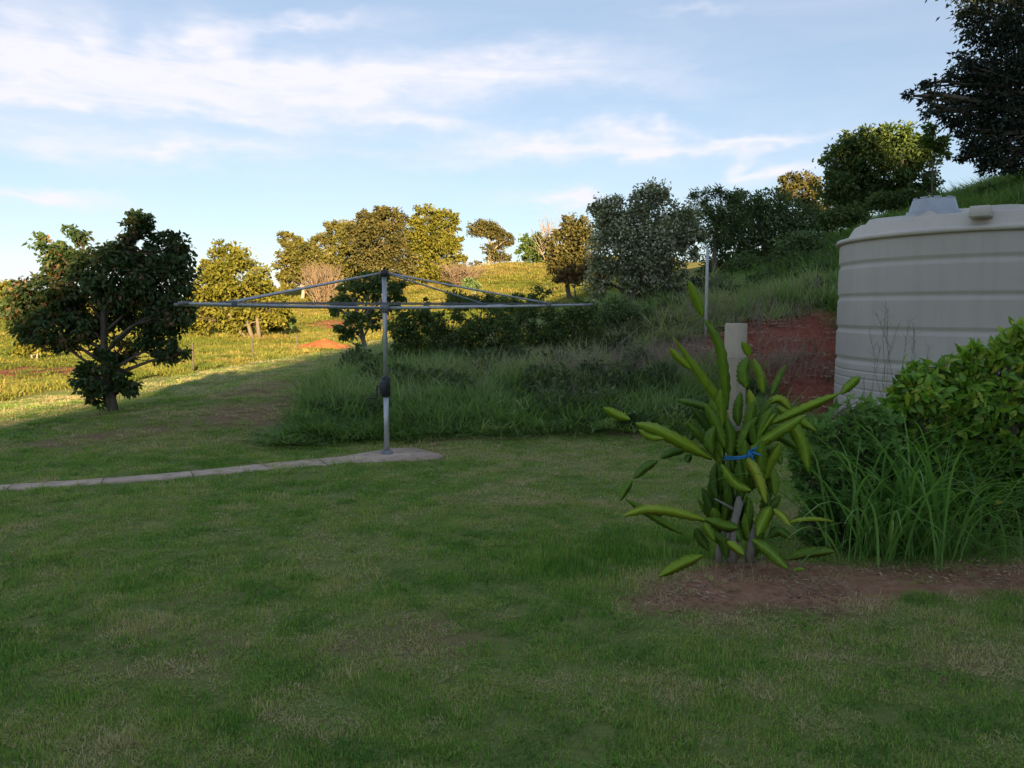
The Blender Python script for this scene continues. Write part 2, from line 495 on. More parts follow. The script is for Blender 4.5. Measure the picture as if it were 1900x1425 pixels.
def build_ground():
    def axis(lo, hi, d0, c, k):
        pts = [0.0]
        while pts[-1] < hi - c:
            pts.append(pts[-1] + d0 + abs(pts[-1]) * k)
        neg = [0.0]
        while neg[-1] > lo - c:
            neg.append(neg[-1] - d0 - abs(neg[-1]) * k)
        return np.array(sorted(set(neg[1:] + pts))) + c
    xs = axis(-3000, 3000, 0.11, 0.0, 0.028)
    ys = axis(-3000, 3000, 0.11, 8.0, 0.022)
    X, Y = np.meshgrid(xs, ys)
    Z = H(X, Y)
    nx, ny = len(xs), len(ys)
    V = np.stack([X.ravel(), Y.ravel(), Z.ravel()], 1)
    i = np.arange(nx * ny).reshape(ny, nx)
    Fq = np.stack([i[:-1, :-1], i[:-1, 1:], i[1:, 1:], i[1:, :-1]], -1).reshape(-1, 4)
    me = raw_mesh('ground', V, Fq.ravel(), np.full(len(Fq), 4), None, True)
    red, brown, past, n3 = masks(V[:, 0], V[:, 1])
    at = me.attributes.new('mask', 'FLOAT_COLOR', 'POINT')
    at.data.foreach_set('color', np.stack([red, brown, past, deep_red(V[:, 0], V[:, 1])], 1).astype(np.float32).ravel())
    m, nt, out = new_mat('ground')
    N, L = nt.nodes, nt.links
    a = N.new('ShaderNodeAttribute'); a.attribute_name = 'mask'
    sp = N.new('ShaderNodeSeparateColor'); L.new(a.outputs['Color'], sp.inputs[0])
    tc = N.new('ShaderNodeTexCoord')
    def noise(scale, detail=6, rough=0.6, stretch=(1, 1, 1)):
        mp = N.new('ShaderNodeMapping'); mp.inputs['Scale'].default_value = stretch
        L.new(tc.outputs['Object'], mp.inputs[0])
        n = N.new('ShaderNodeTexNoise'); n.inputs['Scale'].default_value = scale
        n.inputs['Detail'].default_value = detail; n.inputs['Roughness'].default_value = rough
        L.new(mp.outputs[0], n.inputs['Vector'])
        return n.outputs['Fac']
    def ramp(fac, *cols):
        r = N.new('ShaderNodeValToRGB')
        while len(r.color_ramp.elements) < len(cols):
            r.color_ramp.elements.new(0.5)
        for e, (p, c) in zip(r.color_ramp.elements, cols):
            e.position = p; e.color = (*c, 1)
        L.new(fac, r.inputs[0])
        return r.outputs[0]
    def mix(f, a_, b_):
        x = N.new('ShaderNodeMix'); x.data_type = 'RGBA'
        L.new(f, x.inputs['Factor']); L.new(a_, x.inputs['A']); L.new(b_, x.inputs['B'])
        return x.outputs['Result']
    lawn = ramp(noise(38, 8, 0.75), (0.25, (0.11, 0.14, 0.042)), (0.5, (0.18, 0.22, 0.06)), (0.8, (0.27, 0.25, 0.10)))
    past = ramp(noise(0.7, 10, 0.72), (0.25, (0.10, 0.12, 0.032)), (0.5, (0.19, 0.18, 0.048)), (0.78, (0.30, 0.23, 0.09)))
    brn = ramp(noise(34, 8, 0.75), (0.25, (0.12, 0.085, 0.045)), (0.55, (0.25, 0.155, 0.09)), (0.85, (0.38, 0.27, 0.17)))
    red = ramp(noise(11, 9, 0.7), (0.2, (0.19, 0.09, 0.052)), (0.5, (0.36, 0.19, 0.115)), (0.85, (0.52, 0.34, 0.23)))
    c = mix(sp.outputs['Blue'], lawn, past)
    c = mix(sp.outputs['Green'], c, brn)
    red2 = ramp(noise(11, 9, 0.7), (0.2, (0.13, 0.04, 0.026)), (0.5, (0.26, 0.082, 0.052)), (0.85, (0.38, 0.17, 0.115)))
    c = mix(sp.outputs['Red'], c, mix(a.outputs['Alpha'], red, red2))
    bs = N.new('ShaderNodeBsdfPrincipled'); bs.inputs['Roughness'].default_value = 0.95
    bs.inputs['Specular IOR Level'].default_value = 0.1
    L.new(c, bs.inputs['Base Color'])
    bp = N.new('ShaderNodeBump'); bp.inputs['Strength'].default_value = 1.0; bp.inputs['Distance'].default_value = 0.03
    L.new(noise(16, 8, 0.7), bp.inputs['Height']); L.new(bp.outputs[0], bs.inputs['Normal'])
    L.new(bs.outputs[0], out.inputs[0])
    g = obj('ground', me, m)
    tag(g, 'mown lawn and sloping hillside with bare red soil patches', 'ground', kind='structure')

build_ground()

# concrete path and pad round the clothes line
M_CONC = plain_mat('concrete', (0.44, 0.32, 0.24), (0.60, 0.46, 0.35), 5, 0.9, 0.2, bump=0.004, bscale=70, c3=(0.22, 0.18, 0.13), s3=9, a3=0.6)
def build_path():
    cl = [(-14, 4.2), (-9.5, 5.35), (-7, 6.1), (-4.5, 6.92), (-3.8, 7.18), (-3.1, 7.5), (-2.5, 7.86), (-2.0, 8.14), (-1.62, 8.34)]
    pts = []
    for a, b in zip(cl[:-1], cl[1:]):
        for k in range(8):
            pts.append((a[0] + (b[0] - a[0]) * k / 8, a[1] + (b[1] - a[1]) * k / 8))
    pts.append(cl[-1])
    vs, fs = [], []
    edge = []
    for i, (x, y) in enumerate(pts):
        a = pts[max(i - 1, 0)]; b = pts[min(i + 1, len(pts) - 1)]
        d = Vector((b[0] - a[0], b[1] - a[1], 0)).normalized(); n = Vector((-d.y, d.x, 0))
        g = max(0.0, (x + 3.4) / 1.8)
        z = float(np.mean(H(x + np.linspace(-1.5, 1.5, 9), y + np.linspace(-.7, .7, 9))))
        edge.append((Vector((x, y, z)), n, 0.12 + 0.05 * g, 0.09 + 0.14 * g))
        for (w, dz) in ((0.12 + 0.05 * g, -0.08), (0.12 + 0.05 * g, -0.005), (-0.09 - 0.14 * g, -0.005), (-0.09 - 0.14 * g, -0.08)):
            q = Vector((x, y, z)) + n * w * 0.94
            vs.append((q.x, q.y, q.z + dz))
    for i in range(len(pts) - 1):
        for k in range(3):
            fs.append((i * 4 + k, (i + 1) * 4 + k, (i + 1) * 4 + k + 1, i * 4 + k + 1))
    mb = MB(); mb.add(vs, fs)
    root = mb.build('concrete_path', plain_mat('path_bed', (0.10, 0.075, 0.05), (0.16, 0.12, 0.08), 20, 0.95, 0.1))
    tag(root, 'narrow concrete garden path leading to the clothes line', 'path', kind='structure')
    r = np.random.default_rng(44)
    step = 8
    for i in range(0, len(pts) - 1, step):          # cast slabs with open joints
        seg = edge[i:i + step + 1]
        if len(seg) < 2:
            continue
        dz = 0.018 + r.uniform(-0.002, 0.002); ti = r.uniform(-0.004, 0.004)
        vs, fs = [], []
        for q, (c, n, w1, w2) in enumerate(seg):
            t = 0.003 if q == 0 else (-0.003 if q == len(seg) - 1 else 0.0)
            dirv = Vector((n.y, -n.x, 0))
            w1j, w2j = w1 + r.normal(0, 0.006), w2 + r.normal(0, 0.018)
            for (w, e) in ((w1j, -0.07), (w1j, -0.008), (w1j - 0.01, 0.0), (-w2j + 0.01, ti), (-w2j, ti - 0.008), (-w2j, -0.07)):
                p = c + n * w + dirv * t
                vs.append((p.x, p.y, p.z + dz + e))
        for q in range(len(seg) - 1):
            for k in range(5):
                fs.append((q * 6 + k, (q + 1) * 6 + k, (q + 1) * 6 + k + 1, q * 6 + k + 1))
        fs.append(tuple(range(6))[::-1]); e0 = (len(seg) - 1) * 6; fs.append(tuple(e0 + k for k in range(6)))
        mb = MB(); mb.add(vs, fs); mb.build('path_slab', M_CONC, root)
    mb = MB()
    ring = [(-1.95, 8.25), (-1.55, 8.12), (-1.2, 8.16), (-0.74, 8.4), (-0.82, 8.55), (-1.12, 8.93), (-1.4, 8.86), (-1.62, 8.62)]
    z = Hs(-1.3, 8.5) + 0.026
    top = [(x, y, z) for x, y in ring]; bot = [(x * 1.0, y, z - 0.12) for x, y in ring]
    n = len(ring)
    mb.add(top + bot, [tuple(range(n))] + [(i + n, (i + 1) % n + n, (i + 1) % n, i) for i in range(n)])
    tag(mb.build('concrete_pad', M_CONC), 'weathered concrete pad under the clothes line post', 'concrete pad', kind='structure')
build_path()

# ------------------------------------------------------------------ grass (stuff)
def blade_mesh(name, n, radius, hmin, hmax, w, lean, segs, seed, curl=1.0, tint_by_len=False):
    r = np.random.default_rng(seed)
    mb = MB()
    for _ in range(n):
        a = r.uniform(0, 2 * math.pi); rr = radius * math.sqrt(r.uniform(0, 1))
        p = Vector((rr * math.cos(a), rr * math.sin(a), -0.01))
        h = r.uniform(hmin, hmax)
        az = r.uniform(0, 2 * math.pi)
        tilt = abs(r.normal(0, lean)) + 0.06
        d = Vector((math.cos(az) * math.sin(tilt), math.sin(az) * math.sin(tilt), math.cos(tilt)))
        side = Vector((-math.sin(az + r.normal(0, 0.5)), math.cos(az + r.normal(0, 0.5)), 0)).normalized()
        ww = w * r.uniform(0.6, 1.3)
        vs, fs = [], []
        q = p.copy()
        for k in range(segs + 1):
            t = k / segs
            wk = ww * (1 - t ** 1.6) * (0.7 + 0.6 * min(t * 3, 1) * 0.5)
            if k == segs:
                vs.append(q.copy())
            else:
                vs += [q - side * wk / 2, q + side * wk / 2]
            q = q + d * (h / segs)
            d = (d + Vector((math.cos(az), math.sin(az), -0.55)) * (curl * 0.30 * (3.0 / segs) * t * r.uniform(0.5, 1.5))).normalized()
        for k in range(segs - 1):
            fs.append((2 * k, 2 * k + 1, 2 * k + 3, 2 * k + 2))
        fs.append((2 * (segs - 1), 2 * (segs - 1) + 1, 2 * segs))
        mb.add(vs, fs, float(r.uniform(0, 1)))
    return mb.mesh(name, True)

def scatter(name, pts, rot, scl, tint, protos, mat, label, cat, seed=0):
    """one stuff object: blade clumps placed on points by geometry nodes"""
    n = len(pts)
    me = bpy.data.meshes.new(name)
    me.vertices.add(n); me.vertices.foreach_set('co', np.asarray(pts, dtype=np.float32).ravel())
    a = me.attributes.new('prot', 'FLOAT_VECTOR', 'POINT'); a.data.foreach_set('vector', np.asarray(rot, dtype=np.float32).ravel())
    a = me.attributes.new('pscl', 'FLOAT_VECTOR', 'POINT'); a.data.foreach_set('vector', np.asarray(scl, dtype=np.float32).ravel())
    a = me.attributes.new('ptint', 'FLOAT', 'POINT'); a.data.foreach_set('value', np.asarray(tint, dtype=np.float32))
    a = me.attributes.new('pidx', 'INT', 'POINT'); a.data.foreach_set('value', np.random.default_rng(seed).integers(0, len(protos), n).astype(np.int32))
    me.update()
    o = obj(name, me)
    me.materials.append(mat)
    tag(o, label, cat, kind='stuff')
    ng = bpy.data.node_groups.new(name + '_nodes', 'GeometryNodeTree')
    ng.interface.new_socket('Geometry', in_out='INPUT', socket_type='NodeSocketGeometry')
    ng.interface.new_socket('Geometry', in_out='OUTPUT', socket_type='NodeSocketGeometry')
    N, L = ng.nodes, ng.links
    gi, go = N.new('NodeGroupInput'), N.new('NodeGroupOutput')
    iop = N.new('GeometryNodeInstanceOnPoints')
    L.new(gi.outputs[0], iop.inputs['Points'])
    jn = N.new('GeometryNodeJoinGeometry')
    for pm in protos:
        po = bpy.data.objects.new(pm.name, pm)
        if len(pm.materials) == 0:
            pm.materials.append(mat)
        oi = N.new('GeometryNodeObjectInfo'); oi.inputs['As Instance'].default_value = True
        oi.inputs['Object'].default_value = po
        L.new(oi.outputs['Geometry'], jn.inputs[0])
    L.new(jn.outputs[0], iop.inputs['Instance'])
    iop.inputs['Pick Instance'].default_value = True
    def named(nm, ty):
        q = N.new('GeometryNodeInputNamedAttribute'); q.data_type = ty; q.inputs['Name'].default_value = nm
        return q.outputs['Attribute']
    L.new(named('pidx', 'INT'), iop.inputs['Instance Index'])
    e2r = N.new('FunctionNodeEulerToRotation'); L.new(named('prot', 'FLOAT_VECTOR'), e2r.inputs[0])
    L.new(e2r.outputs[0], iop.inputs['Rotation'])
    L.new(named('pscl', 'FLOAT_VECTOR'), iop.inputs['Scale'])
    L.new(iop.outputs[0], go.inputs[0])
    md = o.modifiers.new('clumps', 'NODES'); md.node_group = ng
    return o

def in_view(x, y, z, mx=330, my=120):
    c, s = math.cos(PITCH), math.sin(PITCH)
    dz = z - CAM_Z
    dep = y * c - dz * s
    u = 950 + F * x / np.maximum(dep, 0.01)
    v = 712.5 - F * (y * s + dz * c) / np.maximum(dep, 0.01)
    return (dep > 0.3) & (u > -mx) & (u < 1900 + mx) & (v > -my) & (v < 1425 + my * 3)

ON_PATH = [(-14, 4.2), (-9.5, 5.35), (-7, 6.1), (-4.5, 6.92), (-3.1, 7.5), (-1.62, 8.34)]
def path_dist(x, y):
    d = np.full(x.shape, 1e9)
    for a, b in zip(ON_PATH[:-1], ON_PATH[1:]):
        ex, ey = b[0] - a[0], b[1] - a[1]
        t = np.clip(((x - a[0]) * ex + (y - a[1]) * ey) / (ex * ex + ey * ey), 0, 1)
        d = np.minimum(d, np.hypot(x - a[0] - t * ex, y - a[1] - t * ey))
    d = np.minimum(d, np.hypot((x + 1.3) / 1.15, (y - 8.5) / 0.85) * 0.5 - 0.07)
    return d

def is_bank(x, y):
    wob = (fbm(x * 0.8, y * 0.8, 91) - 0.5) * 0.5
    b1 = (y > 9.75 - 0.05 * np.minimum(x - 1, 0) ** 2 + wob * 0.6) & (x > -2.75 - 0.06 * (y - 9) + wob)
    return b1

M_LAWN = leaf_mat('lawn_blades', [(0.0, (0.053, 0.133, 0.0297)), (0.3, (0.175, 0.334, 0.0594)), (0.6, (0.329, 0.424, 0.104)), (0.8, (0.456, 0.398, 0.196)), (1.0, (0.572, 0.466, 0.307))], 0.4, 0.6, 0.15, instancer=True, tspread=0.42)
def build_lawn_grass():
    protos = [blade_mesh('lawn_tuft', 110, 0.085, 0.014, 0.042, 0.0058, 1.15, 2, 100 + i, 0.5) for i in range(6)]
    X, Y, S = [], [], []
    r = np.random.default_rng(11)
    for (y0, y1, dens, s) in ((1.2, 3.2, 420, 0.9), (3.2, 4.6, 330, 1.0), (4.6, 6.5, 220, 1.15), (6.5, 9.0, 140, 1.4), (9.0, 13, 70, 1.8), (13, 20, 30, 2.5), (20, 48, 10, 4.0)):
        hw = 0.88 * y1 + 1.6
        n = int((y1 - y0) * 2 * hw * dens)
        x = r.uniform(-hw, hw, n); y = r.uniform(y0, y1, n)
        X.append(x); Y.append(y); S.append(np.full(n, s))
    x, y, s = map(np.concatenate, (X, Y, S))
    red, brown, past, n3 = masks(x, y)
    keep = (in_view(x, y, H(x, y)) | ((np.abs(x) < 0.66 * y + 2.4) & (y < 8))) & (path_dist(x, y) > 0.13 + r.uniform(-0.06, 0.06, len(x)) + (fbm(x * 3, y * 3, 99) - 0.6) * 0.12)
    keep &= (~is_bank(x, y) | ((y < 11) & (x > 3.6))) & (x < 9) & (np.hypot(x - 5.8, y - 9.5) > 1.8) & ((x > -12.2 + (y - 17) * 0.12) | (y < 13))
    keep &= r.uniform(0, 1, len(x)) > np.maximum(red * 0.95, brown * 0.55)
    keep &= ~((x > 2.0) & (x < 4.6) & (y > 4.95) & (y < 5.9))
    x, y, s, brown, n3, red = x[keep], y[keep], s[keep], brown[keep], n3[keep], red[keep]
    z = H(x, y)
    n = len(x)
    pt = fbm(x * 1.1, y * 2.0, 5)
    p2 = fbm(x * 5.5, y * 9.0, 15, 4)
    far = np.clip((y - 6.0) / 3.5, 0, 1)
    p3 = fbm(x * 0.45, y * 0.8, 25, 3)
    straw = np.clip((fbm(x * 2.2 + 50, y * 3.4, 35, 4) - 0.52) * 5, 0, 1) * (1 - 0.8 * far)
    tint = 0.06 + 0.75 * (pt - 0.30) + 1.25 * (p2 - 0.5) + 0.5 * (p3 - 0.5) + 0.36 * brown + 0.3 * red + 0.15 * straw + r.normal(0, 0.13, n) + 0.10 * far + 0.22 * np.clip((y - 12) / 4, 0, 1) * (x < -6)  # last term paints the far left mown strip paler, as sunlit
    hgt = s ** 0.3 * (0.12 + 1.1 * fbm(x * 5.5, y * 8.0, 45, 3)) * r.choice([0.7, 0.9, 1.1, 1.9], n, p=[.3, .35, .25, .1]) * (1 - 0.35 * brown)
    tint = tint + 0.13 * np.sign(np.sin((x + 0.07 * y) * 5.2)) * (x < -5.5) * (y > 12.5)  # mowing stripes: light off leaning blades painted into the tint
    # lush longer growth at the foot of the cactus
    lush = blob(x, y, 0.75, 5.0, 0.75, 0.45)
    hgt = hgt * (1 + 2.2 * lush); tint = tint - 0.30 * lush
    rot = np.stack([r.normal(0, 0.1, n), r.normal(0, 0.1, n), r.uniform(0, 6.283, n)], 1)
    scl = np.stack([s, s, hgt * 1.05], 1)
    scatter('lawn_grass', np.stack([x, y, z], 1), rot, scl, np.clip(tint + 0.02 - 0.03 * far, 0, 0.72), protos, M_LAWN, 'short mown lawn grass, green with dry straw patches', 'grass')
build_lawn_grass()

M_BANK = leaf_mat('bank_blades', [(0.0, (0.0672, 0.14, 0.0392)), (0.4, (0.207, 0.33, 0.0952)), (0.7, (0.347, 0.403, 0.202)), (1.0, (0.482, 0.426, 0.314))], 0.4, 0.5, 0.2, instancer=True)
def build_bank_grass():
    protos = [blade_mesh('bank_clump', 110, 0.20, 0.22, 0.54, 0.012, 0.45, 4, 200 + i, 1.0) for i in range(5)]
    r = np.random.default_rng(12)
    n = 11000
    x = r.uniform(-6, 20, n); y = 9.0 + 19 * r.uniform(0, 1, n) ** 1.5
    z = H(x, y)
    red, brown, past, n3 = masks(x, y)
    bank = is_bank(x, y) | (x > 8.0)
    keep = in_view(x, y, z) & bank & (r.uniform(0, 1, n) > red * 0.97) & (np.hypot(x - 5.85, y - 9.5) > 2.0)
    keep &= ~((y < 10.9) & (x > 3.6) & (x < 8))
    thin = np.clip(blob(x, y, 4.4, 12.6, 1.5, 1.6) + blob(x, y, 4.2, 11.4, 1, .8), 0, 1)
    keep &= r.uniform(0, 1, n) > thin * 0.75
    x, y, z, thin = x[keep], y[keep], z[keep], thin[keep]
    n = len(x)
    pt = fbm(x * 0.7, y * 0.7, 65)
    # the foot of the bank is fresh green, the crown of it greyer with old seed heads
    up = np.clip((y - 10.6) / 3.0, 0, 1)
    tint = 0.12 + 0.9 * (pt - 0.4) + 0.6 * (fbm(x * 2.4, y * 2.4, 66) - 0.5) + 0.26 * up + r.normal(0, 0.08, n) - 0.32 * np.clip((x - 4) / 2, 0, 1) * up
    h = (0.12 + 0.95 * fbm(x * 1.3, y * 1.3, 75)) * (0.75 + 0.2 * up) * (1 - 0.5 * thin)
    h *= 1 - 0.25 * np.clip((y - 15) / 3, 0, 1)
    s = r.uniform(0.9, 1.5, n) * (1 + 0.03 * y)
    h *= 0.45 + 0.55 * np.clip((y - (9.7 - 0.05 * np.minimum(x - 1, 0) ** 2)) / 0.9, 0, 1)
    rot = np.stack([r.normal(0, 0.22, n), r.normal(0, 0.22, n), r.uniform(0, 6.283, n)], 1)
    scatter('bank_grass', np.stack([x, y, z], 1), rot, np.stack([s, s, h * 1.25], 1), np.clip(tint, 0, 0.7), protos, M_BANK, 'long unmown grass covering the bank behind the clothes line', 'grass')
build_bank_grass()

M_SEED = leaf_mat('seed_stalks', [(0.0, (0.207, 0.161, 0.138)), (0.5, (0.31, 0.241, 0.207)), (1.0, (0.437, 0.368, 0.299))], 0.25, 0.7, 0.1, instancer=True)
def build_seed_heads():
    protos = [blade_mesh('seed_clump', 26, 0.22, 0.45, 0.85, 0.007, 0.25, 4, 300 + i, 0.7) for i in range(3)]
    r = np.random.default_rng(13)
    n = 5000
    x = r.uniform(-2, 6, n); y = r.uniform(10.8, 15.5, n)
    z = H(x, y)
    dens = 0.9 * blob(x, y, 0.9, 12.0, 1.2, 0.7) + 0.8 * blob(x, y, 2.6, 12.2, 1.1, 0.7) + 0.9 * blob(x, y, 3.0, 14.6, 1.6, 0.8) + 0.5 * blob(x, y, 4.2, 12.0, 0.6, 0.4)
    keep = (r.uniform(0, 1, n) < dens * 0.4) & is_bank(x, y)
    x, y, z = x[keep], y[keep], z[keep]
    n = len(x)
    s = r.uniform(0.8, 1.2, n)
    rot = np.stack([r.normal(0, 0.15, n), r.normal(0, 0.15, n), r.uniform(0, 6.283, n)], 1)
    scatter('seeding_grass', np.stack([x, y, z], 1), rot, np.stack([s, s, s * 0.55], 1), r.uniform(0, 0.7, n), protos, M_SEED, 'faded mauve brown seeding grass among the bank grass', 'grass')
build_seed_heads()

M_BWEED = leaf_mat('bank_weed_leaves', [(0.0, (0.045, 0.075, 0.03)), (0.5, (0.10, 0.145, 0.06)), (1.0, (0.20, 0.235, 0.125))], 0.3, 0.55, 0.2, instancer=True)
def build_bank_weeds():
    protos = []
    for i in range(4):
        r = np.random.default_rng(600 + i)
        n = 260
        d = r.normal(0, 1, (n, 3)); d /= np.linalg.norm(d, axis=1, keepdims=True)
        p = d * np.array([0.24, 0.24, 0.17]) * (0.5 + 0.55 * r.uniform(0, 1, (n, 1))) + np.array([0, 0, 0.15])
        p += r.normal(0, 0.03, (n, 3)); p[:, 2] = np.maximum(p[:, 2], 0.01)
        V, Fc, T = leaf_cloud(p, d, n, 0.085, 0.04, 0.1, r, tint=r.uniform(0, 1, n))
        protos.append(raw_mesh('weed_clump', V, Fc, np.full(len(Fc) // 3, 3), T))
    r = np.random.default_rng(16)
    n = 2600
    x = r.uniform(-3.5, 12, n); y = 9.8 + 9 * r.uniform(0, 1, n) ** 1.2
    red = masks(x, y)[0]
    patch = fbm(x * 0.8 + 30, y * 0.8, 105)
    keep = is_bank(x, y) & (r.uniform(0, 1, n) < np.clip((patch - 0.45) * 4, 0, 1) * 0.55) & (r.uniform(0, 1, n) > red) & (np.hypot(x - 5.85, y - 9.5) > 2.2) & ~((y < 11.2) & (x > 3.4))
    x, y = x[keep], y[keep]
    n = len(x)
    s = r.uniform(0.5, 1.25, n) * np.clip((y - 9.2) / 1.5, 0.45, 1)
    tint = np.clip(0.05 + 0.9 * (fbm(x * 1.7, y * 1.7, 115) - 0.3) + r.normal(0, 0.1, n), 0, 0.65)
    scatter('bank_weeds', np.stack([x, y, H(x, y)], 1), np.stack([r.normal(0, 0.15, n), r.normal(0, 0.15, n), r.uniform(0, 6.28, n)], 1), np.stack([s, s, s * r.uniform(0.7, 1.3, n)], 1), tint, protos, M_BWEED, 'low leafy weeds growing through the bank grass', 'weeds')

M_PAST = leaf_mat('pasture_blades', [(0.0, (0.11, 0.16, 0.034)), (0.35, (0.21, 0.235, 0.048)), (0.7, (0.34, 0.29, 0.085)), (1.0, (0.42, 0.31, 0.15))], 0.4, 0.6, 0.1, instancer=True)
def build_pasture_grass():
    protos = [blade_mesh('pasture_clump', 80, 0.32, 0.14, 0.34, 0.024, 0.5, 3, 400 + i) for i in range(4)]
    r = np.random.default_rng(14)
    n = 27000
    y = 12 + 108 * r.uniform(0, 1, n) ** 1.35
    x = r.uniform(-0.88, 0.2, n) * y
    z = H(x, y)
    red, brown, past, n3 = masks(x, y)
    keep = (past > 0.6) & ~(is_bank(x, y) & (y < 26)) & (r.uniform(0, 1, n) > red * 0.92) & in_view(x, y, z)
    x, y, z, n3 = x[keep], y[keep], z[keep], n3[keep]
    n = len(x)
    s = 0.8 + y * 0.022
    tint = 0.0 + 1.3 * (fbm(x * 0.25, y * 0.4, 85) - 0.32) + r.normal(0, 0.08, n) + 0.25 * np.clip((y - 60) / 30, 0, 1)
    h = (0.15 + 0.95 * fbm(x * 0.5, y * 0.5, 88)) * (0.75 + y * 0.006)
    rot = np.stack([r.normal(0, 0.15, n), r.normal(0, 0.15, n), r.uniform(0, 6.283, n)], 1)
    scatter('pasture_grass', np.stack([x, y, z], 1), rot, np.stack([s, s, h], 1), np.clip(tint, 0, 0.7), protos, M_PAST, 'rough yellow green pasture grass in the sunlit valley', 'grass')
build_pasture_grass()

# ------------------------------------------------------------------ trees
M_BARK = plain_mat('bark', (0.09, 0.07, 0.055), (0.19, 0.16, 0.125), 9, 0.9, 0.1, bump=0.01, bscale=25, stretch=(1, 1, 0.25))
M_PALEBARK = plain_mat('pale_bark', (0.20, 0.17, 0.14), (0.36, 0.32, 0.27), 7, 0.9, 0.1, bump=0.008, bscale=20, stretch=(1, 1, 0.3))
M_TWIG = plain_mat('dry_twig', (0.20, 0.16, 0.13), (0.32, 0.26, 0.21), 6, 0.95, 0.05)

def leaf_cloud(cent, outw, n, length, width, droop, r, flat=0.35, tint=None, up=0.5):
    """n folded leaves: arrays of positions and outward directions -> verts, faces, tints"""
    d = outw + r.normal(0, 0.75, (n, 3)); d[:, 2] -= droop
    d /= np.linalg.norm(d, axis=1, keepdims=True) + 1e-9
    nn = r.normal(0, 0.8, (n, 3)); nn[:, 2] += up
    nn -= d * (nn * d).sum(1, keepdims=True)
    nn /= np.linalg.norm(nn, axis=1, keepdims=True) + 1e-9
    s = np.cross(d, nn)
    L = (length * r.uniform(0.65, 1.35, n))[:, None]; W = (width * r.uniform(0.7, 1.3, n))[:, None]
    a = cent - d * L * 0.5
    tip = cent + d * L * 0.5 - nn * L * 0.12
    m1 = cent + s * W * 0.5 + nn * W * flat * 0.5 - d * L * 0.06
    m2 = cent - s * W * 0.5 + nn * W * flat * 0.5 - d * L * 0.06
    V = np.stack([a, m1, tip, m2], 1).reshape(-1, 3)
    i = np.arange(n)[:, None] * 4
    Fc = np.concatenate([i + [[0, 1, 2]], i + [[0, 2, 3]]], 1).ravel()
    return V, Fc, np.repeat(tint, 4)

def curve_pts(a, b, r, bend=0.12, n=5, sag=0.0):
    a, b = Vector(a), Vector(b)
    L = (b - a).length
    off = Vector((r.normal(0, 1), r.normal(0, 1), r.normal(0, 0.5) + sag)) * bend * L
    return [a.lerp(b, t) + off * (4 * t * (1 - t)) * 0.5 for t in np.linspace(0, 1, n)]

